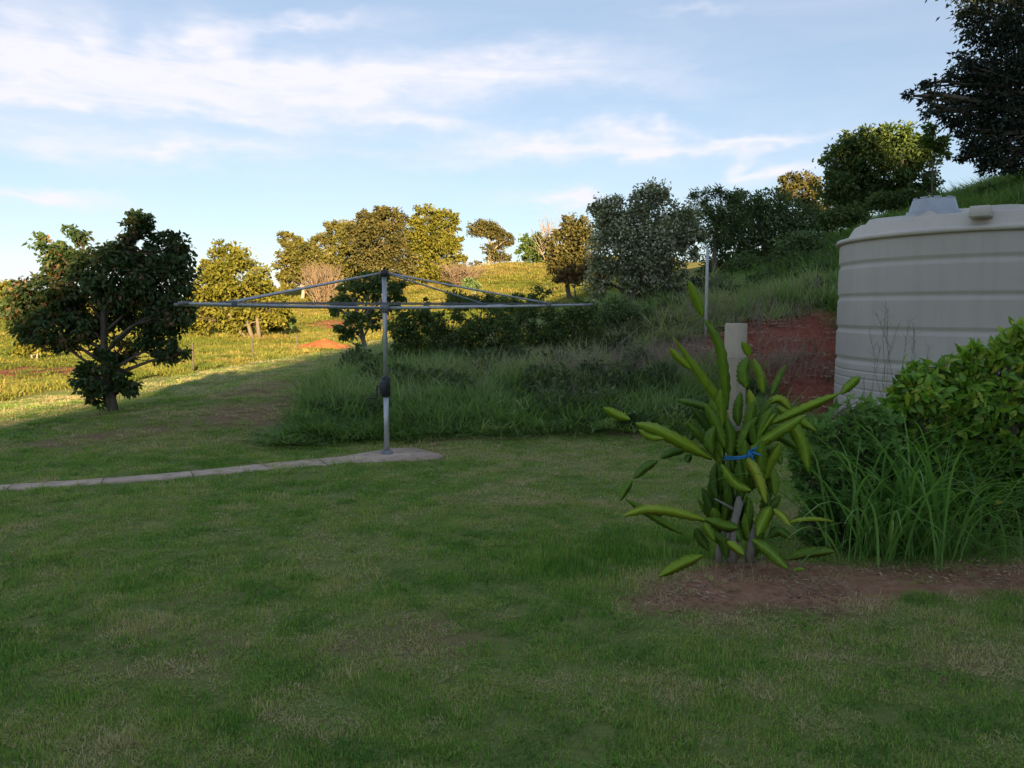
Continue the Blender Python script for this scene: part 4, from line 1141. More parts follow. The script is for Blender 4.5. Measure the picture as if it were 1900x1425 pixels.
# ------------------------------------------------------------------ water tank
def tank_mat(name, c1, c2, dirt):
    m, nt, out = new_mat(name)
    N, L = nt.nodes, nt.links
    tc = N.new('ShaderNodeTexCoord')
    def noise(scale, stretch, d=5):
        mp = N.new('ShaderNodeMapping'); mp.inputs['Scale'].default_value = stretch
        L.new(tc.outputs['Object'], mp.inputs[0])
        n = N.new('ShaderNodeTexNoise'); n.inputs['Scale'].default_value = scale; n.inputs['Detail'].default_value = d
        L.new(mp.outputs[0], n.inputs['Vector'])
        return n.outputs['Fac']
    rp = N.new('ShaderNodeValToRGB')
    rp.color_ramp.elements[0].position = 0.3; rp.color_ramp.elements[0].color = (*c1, 1)
    rp.color_ramp.elements[1].position = 0.7; rp.color_ramp.elements[1].color = (*c2, 1)
    L.new(noise(1.2, (1, 1, 1)), rp.inputs[0])
    mr = N.new('ShaderNodeMapRange'); mr.inputs['From Min'].default_value = 0.5; mr.inputs['From Max'].default_value = 0.8; mr.inputs['To Max'].default_value = 0.28
    L.new(noise(3.0, (3, 3, 0.25), 7), mr.inputs[0])
    mx = N.new('ShaderNodeMix'); mx.data_type = 'RGBA'
    L.new(mr.outputs[0], mx.inputs['Factor']); L.new(rp.outputs[0], mx.inputs['A']); mx.inputs['B'].default_value = (*dirt, 1)
    bs = N.new('ShaderNodeBsdfPrincipled'); bs.inputs['Roughness'].default_value = 0.55; bs.inputs['Specular IOR Level'].default_value = 0.35
    L.new(mx.outputs['Result'], bs.inputs['Base Color'])
    bp = N.new('ShaderNodeBump'); bp.inputs['Distance'].default_value = 0.004
    L.new(noise(2.5, (1, 1, 1.5), 3), bp.inputs['Height']); L.new(bp.outputs[0], bs.inputs['Normal'])
    L.new(bs.outputs[0], out.inputs[0])
    return m

def water_tank():
    M_W = tank_mat('cream_polythene', (0.43, 0.385, 0.345), (0.50, 0.45, 0.405), (0.30, 0.265, 0.22))
    M_R = tank_mat('roof_polythene', (0.50, 0.45, 0.395), (0.58, 0.52, 0.455), (0.37, 0.32, 0.26))
    M_LID = plain_mat('grey_lid', (0.34, 0.36, 0.40), (0.44, 0.46, 0.50), 6, 0.5, 0.4)
    R = 1.75
    cx, cy = 5.80, 9.50
    root = empty('water_tank', 'big cream polythene rainwater tank behind the garden bed', 'water tank')
    z0 = 0.0
    root.location = (cx, cy, z0)
    top = 2.40
    prof = [(R - 0.03, -0.1), (R, 0.02)]
    def groove(zc, w=0.042, d=0.02):
        return [(R, zc - w - 0.012), (R, zc - w), (R - d * 0.85, zc - w * 0.45), (R - d, zc), (R - d * 0.85, zc + w * 0.45), (R, zc + w), (R, zc + w + 0.012)]
    for zc, w, d in ((0.30, 0.012, 0.007), (0.42, 0.012, 0.007), (0.54, 0.012, 0.007), (0.66, 0.012, 0.007), (0.78, 0.012, 0.007), (0.87, 0.012, 0.007)):
        prof += groove(zc, w, d)
    for zc in (0.99, 1.36, 1.74, 2.12):
        prof += groove(zc)
    prof += [(R, top - 0.07), (R, top - 0.05), (R - 0.006, top - 0.01), (R - 0.03, top)]
    mb = MB(); mb.lathe(prof, seg=160)
    wall = mb.build('tank_wall', M_W, root, True)
    # roof: overhanging rim, step, dished cone with radial ribs, low collar in the centre
    def ribs(r, z, a):
        if 0.45 < r < R - 0.22:
            k = (math.cos(a * 12) + 1) / 2
            z = z + 0.05 * min(1, max(0, (k - 0.72) / 0.12))
        return r, z
    rp = [(R - 0.02, top - 0.012), (R + 0.035, top - 0.01), (R + 0.042, top + 0.02), (R + 0.03, top + 0.04), (R - 0.075, top + 0.062), (R - 0.085, top + 0.066), (R - 0.09, top + 0.075), (R - 0.095, top + 0.085), (R - 0.155, top + 0.185), (R - 0.16, top + 0.195), (R - 0.17, top + 0.20), (R - 0.185, top + 0.203), (R - 0.21, top + 0.206)]
    for r in np.linspace(R - 0.23, 0.46, 12):
        rp.append((float(r), top + 0.208 + 0.16 * (R - 0.21 - float(r)) / (R - 0.21)))
    rp += [(0.30, top + 0.345), (0.29, top + 0.36), (0.285, top + 0.39), (0.28, top + 0.40), (0.0, top + 0.405)]
    mb = MB(); mb.lathe(rp, seg=240, fn=ribs)
    mb.build('tank_roof', M_R, root, True)
    # strainer lid on the roof near the viewer's left
    c = P(1732, 392, 8.9)
    lx, ly = c.x - cx, c.y - cy
    rr = math.hypot(lx, ly)
    lz = 0.012 + top + 0.208 + 0.16 * (R - 0.21 - rr) / (R - 0.21)
    mb = MB(); mb.lathe([(0.275, -0.05), (0.275, 0.022), (0.25, 0.026), (0.215, 0.15), (0.205, 0.158), (0.19, 0.16), (0.185, 0.14), (0.0, 0.14)], (lx, ly, lz), 40)
    lid = mb.build('strainer_lid', M_LID, root, False)
    for k in range(9):
        a = 2 * math.pi * (k + 0.3) / 9
        mb = MB(); mb.box((lx + math.cos(a) * 0.198, ly + math.sin(a) * 0.198, lz + 0.165), (0.02, 0.075, 0.022), a)
        mb.build('lug', M_LID, lid)
    hx, hy = 0.42, -0.55
    hr = math.hypot(hx, hy)
    hz = top + 0.208 + 0.16 * (R - 0.21 - hr) / (R - 0.21)
    mb = MB(); mb.lathe([(0.24, -0.04), (0.24, 0.07), (0.235, 0.085), (0.22, 0.09), (0.0, 0.1)], (hx, hy, hz), 40); mb.build('access_hatch', M_R, root)
    # raised lifting block on the roof
    c = P(1820, 400, 8.12)
    bx, by = c.x - cx, c.y - cy
    a = math.atan2(by, bx)
    rr = math.hypot(bx, by)
    zz = top + 0.208 + 0.16 * (R - 0.21 - rr) / (R - 0.21)
    mb = MB(); mb.box((bx, by, zz - 0.01), (0.24, 0.2, 0.11), a, taper=0.9); mb.build('lifting_lug', M_R, root)
water_tank()

# ------------------------------------------------------------------ posts
def posts():
    M_POST = plain_mat('cream_paint', (0.42, 0.34, 0.26), (0.52, 0.43, 0.33), 5, 0.7, 0.3, bump=0.002, bscale=40, c3=(0.32, 0.27, 0.22), s3=12, a3=0.45)
    Y = 5.02
    q = P(1366, 600, Y)
    z0 = Hs(q.x, Y) - 0.05
    root = empty('square_post', 'square cream post that the cactus is tied to', 'post')
    root.location = (q.x, Y, z0)
    mb = MB(); h = q.z - z0
    mb.box((0, 0, h / 2), (0.104, 0.104, h), math.radians(38), bev=0.006); mb.build('shaft', M_POST, root)
    mb = MB(); mb.box((0, 0, h - 0.22), (0.108, 0.108, 0.006), math.radians(38), bev=0.004); mb.build('band', M_POST, root)
    # thin white pole on the bank
    Y = 13.7
    q = P(1313, 460, Y)
    b = Hs(q.x + 0.02, Y) - 0.2
    M_WH = plain_mat('white_pole', (0.46, 0.46, 0.46), (0.58, 0.58, 0.57), 8, 0.5, 0.4)
    mb = MB(); mb.tube([(q.x, Y, b), (q.x, Y, q.z - 0.01), (q.x, Y, q.z)], [0.026, 0.026, 0.018], 12)
    tag(mb.build('marker_pole', M_WH, None, True), 'thin white pole standing on the bank behind the cactus', 'pole')
posts()

# ------------------------------------------------------------------ cactus
M_CACT = leaf_mat('cactus_stem', [(0.0, (0.0506, 0.113, 0.0228)), (0.35, (0.14, 0.253, 0.0278)), (0.7, (0.297, 0.43, 0.0304)), (1.0, (0.481, 0.506, 0.0696))], 0.2, 0.42, 0.3)
M_CWOOD = plain_mat('cactus_wood', (0.16, 0.14, 0.12), (0.30, 0.27, 0.23), 12, 0.9, 0.1, bump=0.006, bscale=40)
def cactus():
    Y0 = 4.88
    r = np.random.default_rng(90)
    b = P(1372, 1055, Y0)
    root = empty('climbing_cactus', 'sprawling green climbing cactus with winged stems tied round the cream post', 'cactus')
    root.location = (b.x, Y0, Hs(b.x, Y0))
    base = Vector(root.location)
    def Z(zx, zy, dy):
        return P(1080 + zx / 2.375, 500 + zy / 2.375, Y0 + dy) - base
    def stem(pts, w, d0, d1, tint, nring=19):
        n = len(pts)
        W = [Z(px, py, d0 + (d1 - d0) * i / max(n - 1, 1)) for i, (px, py) in enumerate(pts)]
        # resample along the polyline with Catmull-Rom
        Q = []
        ext = [W[0] * 2 - W[1]] + W + [W[-1] * 2 - W[-2]]
        for i in range(nring):
            t = i / (nring - 1) * (n - 1); k = min(int(t), n - 2); u = t - k
            p0, p1, p2, p3 = ext[k:k + 4]
            Q.append(0.5 * ((2 * p1) + (p2 - p0) * u + (2 * p0 - 5 * p1 + 4 * p2 - p3) * u * u + (3 * p1 - p0 - 3 * p2 + p3) * u ** 3))
        half = w / 2.375 * Y0 / F / 2 * 0.98
        roll = r.uniform(-0.45, 0.45); twist = r.uniform(-1, 1)
        vs, fs, ts = [], [], []
        ph = r.uniform(0, 6)
        for i, p in enumerate(Q):
            t = i / (nring - 1)
            d = (Q[min(i + 1, nring - 1)] - Q[max(i - 1, 0)]).normalized()
            a = d.cross(Vector((0, 1, 0)))
            a = a.normalized() if a.length > 0.1 else Vector((1, 0, 0))
            c = a.cross(d)
            env = min(1.0, 0.28 + 3.0 * t) * (1 - max(0, (t - 0.60) / 0.40) ** 2 * 0.88)
            sc = (1.10 if i % 2 else 0.88)
            sc2 = (0.88 if i % 2 else 1.10)
            rib = half * env * 0.17
            ro = roll + 0.5 * t * twist
            ca, sa = math.cos(ro), math.sin(ro)
            e1 = a * ca + c * sa; e2 = c * ca - a * sa          # e2 points to the viewer
            fwd = -1.0 if e2.y > 0 else 1.0
            e2 = e2 * fwd
            vs += [p + e1 * half * env * sc - e2 * half * 0.34 * env, p + e1 * half * 0.24 * env - e2 * half * 0.04 * env, p + e2 * rib * sc2,
                   p - e1 * half * 0.24 * env - e2 * half * 0.04 * env, p - e1 * half * env * sc2 - e2 * half * 0.34 * env, p - e2 * half * 0.16 * env]
            ts += [min(1, max(0, tint + q + r.normal(0, 0.05))) for q in (0.08, -0.10, 0.10, -0.10, 0.08, -0.1)]
        for i in range(nring - 1):
            for k in range(6):
                k2 = (k + 1) % 6
                fs.append((i * 6 + k, i * 6 + k2, (i + 1) * 6 + k2, (i + 1) * 6 + k))
        fs.append(tuple(range(6))[::-1]); fs.append(tuple((nring - 1) * 6 + k for k in range(6)))
        mb = MB(); mb.add(vs, fs, ts); return mb.build('stem', M_CACT, root)
    S = [  # points in the enlarged picture of the plant, width, depth offsets, tint
        ([(535, 205), (505, 130), (470, 50)], 44, -0.10, -0.16, .62), ([(640, 620), (632, 480), (605, 330), (540, 220)], 46, 0.0, -0.10, .45),
        ([(650, 680), (590, 570), (520, 470), (400, 298)], 46, -0.05, -0.25, .62), ([(480, 440), (430, 395), (385, 345)], 34, -0.2, -0.25, .75),
        ([(575, 835), (450, 765), (330, 705), (238, 678)], 60, -0.1, -0.3, .70), ([(360, 745), (300, 735), (250, 705)], 34, -0.24, -0.3, .72), ([(212, 662), (150, 640), (95, 610)], 40, -0.3, -0.34, .75),
        ([(460, 795), (400, 805), (345, 830)], 38, -0.05, -0.1, .22), ([(480, 815), (455, 850)], 34, -0.08, -0.1, .15), ([(332, 843), (275, 875), (225, 922)], 40, -0.1, -0.14, .25), ([(220, 930), (190, 975), (165, 1022)], 40, -0.14, -0.18, .40),
        ([(560, 1110), (420, 1070), (290, 1055), (180, 1085)], 46, -0.2, -0.4, .82), ([(440, 1165), (320, 1095), (190, 1010)], 40, -0.25, -0.35, .40),
        ([(530, 1260), (440, 1300), (335, 1355)], 50, -0.30, -0.45, .66), ([(735, 795), (850, 720), (985, 640)], 56, -0.12, -0.2, .60), ([(820, 685), (980, 612), (1138, 545)], 42, -0.05, -0.15, .66),
        ([(1142, 548), (1190, 500), (1225, 470)], 40, -0.16, -0.18, .55), ([(725, 520), (715, 450), (735, 385)], 66, -0.12, -0.12, .40), ([(738, 382), (722, 350), (705, 318)], 40, -0.12, -0.14, .70),
        ([(800, 545), (790, 470), (755, 392)], 50, -0.05, -0.05, .58), ([(835, 555), (868, 490), (902, 418)], 50, 0.0, 0.05, .35), ([(592, 622), (500, 590), (420, 575)], 40, 0.05, 0.0, .30),
        ([(880, 640), (950, 720), (985, 800), (1000, 895)], 64, 0.0, -0.05, .60), ([(860, 605), (930, 650), (1030, 712)], 50, 0.05, 0.0, .66), ([(820, 590), (870, 575), (920, 620)], 44, 0.0, 0.02, .80),
        ([(725, 825), (770, 910), (810, 1032)], 48, -0.2, -0.24, .92), ([(615, 860), (680, 945), (745, 975)], 46, -0.2, -0.24, .58), ([(905, 1118), (1000, 1105), (1110, 1110)], 34, -0.18, -0.22, .82),
        ([(750, 1190), (830, 1245), (912, 1322)], 56, -0.25, -0.38, .45), ([(895, 1280), (1000, 1255), (1115, 1242)], 56, -0.12, -0.2, .42), ([(640, 1200), (675, 1230), (712, 1258)], 44, -0.32, -0.36, .72),
        ([(538, 1118), (555, 1150), (585, 1195)], 40, -0.28, -0.3, .50), ([(830, 1045), (800, 1100), (770, 1175)], 60, -0.2, -0.25, .58), ([(845, 1055), (890, 1090), (920, 1130)], 38, -0.2, -0.25, .86),
        ([(595, 1015), (585, 930), (590, 850)], 46, -0.12, -0.12, .12), ([(650, 1020), (640, 930), (648, 840)], 50, -0.1, -0.12, .20), ([(705, 1010), (700, 920), (695, 840)], 56, -0.12, -0.14, .26),
        ([(575, 810), (565, 755), (585, 690)], 56, -0.14, -0.16, .36), ([(620, 830), (612, 740), (590, 650)], 56, -0.1, -0.1, .42), ([(655, 830), (655, 750), (640, 660)], 60, -0.12, -0.14, .28),
        ([(700, 830), (715, 740), (770, 650)], 54, -0.12, -0.14, .40), ([(690, 690), (685, 620), (700, 540)], 44, -0.06, -0.1, .36), ([(735, 640), (748, 590), (735, 530)], 40, -0.08, -0.1, .85),
        ([(780, 700), (800, 640), (840, 570)], 50, 0.02, 0.0, .34), ([(600, 1100), (598, 1050), (610, 990)], 40, -0.05, -0.1, .15), ([(795, 850), (835, 910), (850, 1000)], 60, -0.05, -0.1, .50),
        ([(750, 870), (790, 950), (830, 1060)], 40, -0.14, -0.16, .20), ([(770, 780), (850, 800), (880, 860)], 50, 0.05, 0.0, .40), ([(540, 730), (500, 720), (470, 760)], 40, 0.05, 0.0, .22),
        ([(690, 1140), (620, 1130), (540, 1100)], 52, -0.2, -0.26, .42), ([(690, 1100), (680, 1150), (700, 1200)], 60, -0.16, -0.2, .24), ([(820, 1180), (870, 1150), (930, 1190)], 46, -0.1, -0.14, .30),
        ([(560, 1240), (520, 1180), (500, 1140)], 44, -0.22, -0.26, .20), ([(640, 1270), (620, 1200), (560, 1160)], 50, -0.2, -0.26, .22), ([(720, 1280), (760, 1230), (800, 1140)], 50, -0.15, -0.2, .24),
        ([(620, 700), (560, 650), (490, 640)], 44, 0.1, 0.08, .30), ([(800, 730), (880, 740), (950, 790)], 46, 0.1, 0.1, .36), ([(640, 610), (600, 560), (575, 520)], 36, 0.02, 0.0, .4), ([(930, 1330), (955, 1325), (985, 1322)], 26, -0.4, -0.42, .7)]
    for (pts, w, d0, d1, t) in S:
        stem(pts, w, d0, d1, t)
    for k in range(42):            # older stems crowding round the post
        x0, y0 = r.uniform(575, 800), r.uniform(720, 1230)
        ln = r.uniform(110, 200); lean = r.normal(0, 0.25) + (x0 - 690) / 260
        dy = r.uniform(-0.16, 0.0)
        stem([(x0, y0), (x0 + lean * ln * 0.4, y0 - ln * 0.5), (x0 + lean * ln, y0 - ln)], r.uniform(44, 62), dy, dy - 0.04, float(np.clip(r.normal(0.28, 0.14), 0.05, 0.7)))
    mb = MB()
    for pts, rad in (([(660, 1290), (668, 1180), (672, 1110), (692, 1030), (690, 1000)], [0.035, 0.03, 0.024, 0.028, 0.012]), ([(672, 1060), (630, 1035), (585, 1010)], [0.010, 0.008, 0.005]), ([(740, 1290), (745, 1200), (760, 1120)], [0.03, 0.024, 0.014]), ([(600, 1290), (610, 1200), (640, 1120)], [0.026, 0.02, 0.012])):
        mb.tube([Z(px, py, -0.16) for px, py in pts], rad, 8)
    mb.build('woody_base', M_CWOOD, root, True)
    # blue twine round stems and post
    M_TW = plain_mat('blue_twine', (0.02, 0.16, 0.42), (0.04, 0.25, 0.55), 30, 0.6, 0.3)
    mb = MB()
    loop = []
    for k in range(25):
        a = 2 * math.pi * k / 24
        c = P(1080 + 680 / 2.375, 500 + (815 - 22 * math.cos(a + 0.25)) / 2.375, Y0)
        loop.append((c.x + 0.128 * math.cos(a), Y0 + 0.07 + 0.27 * math.sin(a) * (1 if math.sin(a) < 0 else 0.9) + 0.0, c.z - 0.012 * math.sin(a)))
    mb.tube(loop, 0.0055, 6, False)
    mb.tube([(v[0], v[1] - 0.004, v[2] + 0.014 + 0.004 * math.sin(i)) for i, v in enumerate(loop)], 0.005, 6, False)
    k0 = Vector(P(1080 + 735 / 2.375, 500 + 800 / 2.375, Y0 - 0.21))
    for e in ((24, -16), (40, 12), (14, 30), (-4, 22)):
        mb.tube([k0, k0 + Vector((e[0], -18, -e[1])) * 0.0009, k0 + Vector((e[0] * 1.7, -20, -e[1] * 1.8)) * 0.001], 0.005, 6)
    tag(mb.build('twine', M_TW, None, True), 'bright blue twine knotted round the cactus stems', 'twine')
cactus()

# ------------------------------------------------------------------ garden bed plants
M_HEDGE = leaf_mat('hedge_leaves', [(0.0, (0.042, 0.105, 0.0196)), (0.45, (0.119, 0.252, 0.0308)), (0.8, (0.239, 0.405, 0.042)), (1.0, (0.42, 0.435, 0.056))], 0.35, 0.4, 0.35)
M_WEED = leaf_mat('weed_leaves', [(0.0, (0.0438, 0.106, 0.025)), (0.5, (0.106, 0.225, 0.05)), (1.0, (0.213, 0.35, 0.0875))], 0.3, 0.55, 0.15)

def oval_leaf_mesh(name, seed, L=0.075, W=0.036, tint=0.5):
    r = np.random.default_rng(seed)
    vs, fs = [], []
    st = [(0.0, 0.02), (0.18, 0.62), (0.42, 1.0), (0.68, 0.74), (0.86, 0.36), (1.0, 0.0)]
    for (t, w) in st:
        z = -0.35 * L * t * t
        for s in (-1, 0, 1):
            vs.append((L * t, s * W / 2 * w, z + (0.16 * W * w if s else 0.0) + r.normal(0, 0.0012)))
    for i in range(len(st) - 1):
        for k in (0, 1):
            fs.append((i * 3 + k, i * 3 + k + 1, (i + 1) * 3 + k + 1, (i + 1) * 3 + k))
    mb = MB(); mb.add(vs, fs, tint)
    return mb.mesh(name, True)

def lobed_leaf_mesh(name, seed, S=0.12, tint=0.5):
    r = np.random.default_rng(seed)
    vs = [(0, 0, 0)]
    lobes = [(-2.3, .55), (-1.85, .34), (-1.25, .85), (-0.75, .42), (-0.05, 1.15), (0.75, .42), (1.25, .85), (1.85, .34), (2.3, .55)]
    for (a, q) in lobes:
        q *= r.uniform(0.9, 1.1)
        vs.append((S * 0.5 * q * math.cos(a), S * 0.5 * q * math.sin(a), -0.12 * S * q * q + r.normal(0, 0.003)))
    fs = [(0, i, i + 1) for i in range(1, len(vs) - 1)]
    mb = MB(); mb.add(vs, fs, tint)
    return mb.mesh(name)

def leafy_plant(name, label, cat, lobes, Y, proto_fn, mat, n_parts, n_rest, seed, leaf_scale=1.0, stem_mat=None, base_px=None, face=0.55, tints=(0.15, 0.4, 0.6, 0.85), group=None, up=0.35):
    """shrub whose biggest visible leaves are single parts, the rest one leaf mass"""
    r = np.random.default_rng(seed)
    b = P(base_px[0], base_px[1], Y)
    root = empty(name, label, cat, group)
    root.location = (b.x, Y, Hs(b.x, Y) - 0.02)
    base = np.array(root.location)
    protos = [proto_fn('leaf', seed * 10 + i, tint=t) for i, t in enumerate(tints)]
    for p in protos:
        p.materials.append(mat)
    LC, LR = [], []
    for q in lobes:
        dy = q[4] if len(q) > 4 else 0
        c = P(q[0], q[1], Y + dy)
        LC.append((c.x, c.y, c.z)); LR.append((q[2] * Y / F, (q[2] + q[3]) / 2 * Y / F * 0.8, q[3] * Y / F))
    LC, LR = np.array(LC) - base, np.array(LR)
    A = LR[:, 0] * LR[:, 2]
    n = n_parts + n_rest
    li = r.choice(len(LC), n, p=A / A.sum())
    d = r.normal(0, 1, (n, 3)); d /= np.linalg.norm(d, axis=1, keepdims=True)
    # shoots: leaves gather along short twigs
    rad = 0.45 + 0.62 * r.uniform(0, 1, n) ** 0.6
    pos = LC[li] + d * LR[li] * rad[:, None]
    pos += (np.stack([fbm(pos[:, 0] * 6 + 40, pos[:, 2] * 6, 1), fbm(pos[:, 2] * 6, pos[:, 1] * 6 + 9, 2), fbm(pos[:, 0] * 6, pos[:, 1] * 6 + 70, 3)], 1) - 0.5) * 0.34
    okz = pos[:, 2] > 0.03
    pos, d = pos[okz], d[okz]
    n = len(pos)
    vis = -pos[:, 1] + 0.25 * pos[:, 2] + r.normal(0, 0.05, n)       # nearest the viewer first
    order = np.argsort(-vis)
    ax = d * 0.6 + r.normal(0, 0.55, (n, 3)); ax[:, 2] += 0.15; ax[:, 1] -= 0.25
    ax /= np.linalg.norm(ax, axis=1, keepdims=True)
    nn = d * 0.5 + r.normal(0, 0.45, (n, 3)); nn[:, 2] += up; nn[:, 1] -= face
    nn -= ax * (nn * ax).sum(1, keepdims=True); nn /= np.linalg.norm(nn, axis=1, keepdims=True)
    sd = np.cross(nn, ax)
    sc = r.uniform(0.7, 1.35, n) * leaf_scale
    from mathutils import Matrix
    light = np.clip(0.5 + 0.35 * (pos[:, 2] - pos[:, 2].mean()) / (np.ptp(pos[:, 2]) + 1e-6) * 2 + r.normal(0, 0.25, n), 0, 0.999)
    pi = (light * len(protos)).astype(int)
    pk = order[np.linspace(0, min(len(order), n_parts * 4) - 1, n_parts).astype(int)]
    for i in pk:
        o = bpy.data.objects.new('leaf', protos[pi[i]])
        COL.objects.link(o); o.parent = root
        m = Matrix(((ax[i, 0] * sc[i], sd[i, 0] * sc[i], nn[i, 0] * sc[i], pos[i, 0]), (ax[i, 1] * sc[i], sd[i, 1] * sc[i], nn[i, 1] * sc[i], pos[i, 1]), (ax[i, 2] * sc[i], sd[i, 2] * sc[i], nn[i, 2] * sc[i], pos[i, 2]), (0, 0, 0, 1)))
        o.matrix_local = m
    rest = np.setdiff1d(np.arange(n), pk)
    V, Fl, Lt, T = [], [], [], []
    off = 0
    for k, p in enumerate(protos):
        ids = rest[pi[rest] == k]
        if len(ids) == 0:
            continue
        co = np.zeros(len(p.vertices) * 3, dtype=np.float32); p.vertices.foreach_get('co', co); co = co.reshape(-1, 3)
        lv = np.zeros(len(p.loops), dtype=np.int32); p.loops.foreach_get('vertex_index', lv)
        lt = np.array([q.loop_total for q in p.polygons])
        W = pos[ids][:, None, :] + sc[ids][:, None, None] * (co[None, :, 0:1] * ax[ids][:, None, :] + co[None, :, 1:2] * sd[ids][:, None, :] + co[None, :, 2:3] * nn[ids][:, None, :])
        V.append(W.reshape(-1, 3))
        Fl.append((lv[None, :] + (np.arange(len(ids)) * len(co))[:, None] + off).ravel()); Lt.append(np.tile(lt, len(ids)))
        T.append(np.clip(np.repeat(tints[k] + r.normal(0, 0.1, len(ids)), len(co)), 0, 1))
        off += len(ids) * len(co)
    fm = obj('leaf_mass', raw_mesh('leaf_mass', np.concatenate(V), np.concatenate(Fl), np.concatenate(Lt), np.concatenate(T), True), mat, root)
    fm['kind'] = 'stuff'
    mb = MB()
    for i in range(len(LC)):
        pts = curve_pts((r.normal(0, 0.05), r.normal(0, 0.05), 0), LC[i], r, 0.12, 5)
        mb.tube(pts, [0.012, 0.01, 0.008, 0.006, 0.004], 5)
        ids = np.where(li[okz] == i)[0][:40]
        for j in ids:
            mb.tube(curve_pts(pts[int(r.integers(2, 5))], pos[j], r, 0.1, 3), [0.004, 0.003, 0.0018], 4, False)
    mb.build('stem', stem_mat or M_BARK, root)
    return root

def build_litter():
    protos = []
    for i in range(4):
        r = np.random.default_rng(500 + i)
        mb = MB()
        for _ in range(26):
            a = r.uniform(0, 6.283); q = 0.14 * math.sqrt(r.uniform(0, 1)); b = r.uniform(0, 6.283)
            c = Vector((q * math.cos(a), q * math.sin(a), r.uniform(0.002, 0.012)))
            L_ = r.uniform(0.015, 0.06); w = r.uniform(0.003, 0.012)
            d = Vector((math.cos(b), math.sin(b), r.normal(0, 0.25))).normalized(); sd = Vector((-math.sin(b), math.cos(b), r.normal(0, 0.4))).normalized()
            mb.add([c - d * L_ / 2, c + sd * w / 2 + Vector((0, 0, 0.004)), c + d * L_ / 2, c - sd * w / 2], [(0, 1, 2), (0, 2, 3)], float(r.uniform(0, 1)))
        for _ in range(14):
            a = r.uniform(0, 6.283); q = 0.14 * math.sqrt(r.uniform(0, 1)); R_ = r.uniform(0.004, 0.014)
            c = Vector((q * math.cos(a), q * math.sin(a), 0))
            vs = [c + Vector((R_ * math.cos(k * 1.257) * r.uniform(.7, 1.2), R_ * math.sin(k * 1.257) * r.uniform(.7, 1.2), 0)) for k in range(5)] + [c + Vector((0, 0, R_ * r.uniform(0.6, 1.1)))]
            mb.add(vs, [(k, (k + 1) % 5, 5) for k in range(5)], 0.0)
        protos.append(mb.mesh('litter_patch'))
    r = np.random.default_rng(15)
    n = 6000
    x = r.uniform(0.2, 4.6, n); y = r.uniform(3.2, 5.4, n)
    red, brown, past, n3 = masks(x, y)
    keep = r.uniform(0, 1, n) < 0.05 * np.maximum(red, brown * 0.6)
    x2 = r.uniform(1.5, 6, n); y2 = r.uniform(10.6, 15, n)
    red2 = masks(x2, y2)[0]
    k2 = r.uniform(0, 1, n) < 0.05 * red2
    x, y = np.concatenate([x[keep], x2[k2]]), np.concatenate([y[keep], y2[k2]])
    n = len(x)
    s = r.uniform(0.7, 1.3, n) * np.where(y > 8, 1.9, 1.0)
    mat = leaf_mat('litter', [(0.0, (0.24, 0.12, 0.085)), (0.35, (0.26, 0.17, 0.11)), (0.7, (0.40, 0.30, 0.18)), (1.0, (0.52, 0.43, 0.28))], 0.1, 0.9, 0.1, instancer=True)
    scatter('soil_litter', np.stack([x, y, H(x, y)], 1), np.stack([0 * x, 0 * x, r.uniform(0, 6.28, n)], 1), np.stack([s, s, s], 1), r.uniform(0, 0.6, n), protos, mat, 'dry leaf bits, clods and straw scattered on the bare soil', 'leaf litter')
build_litter()

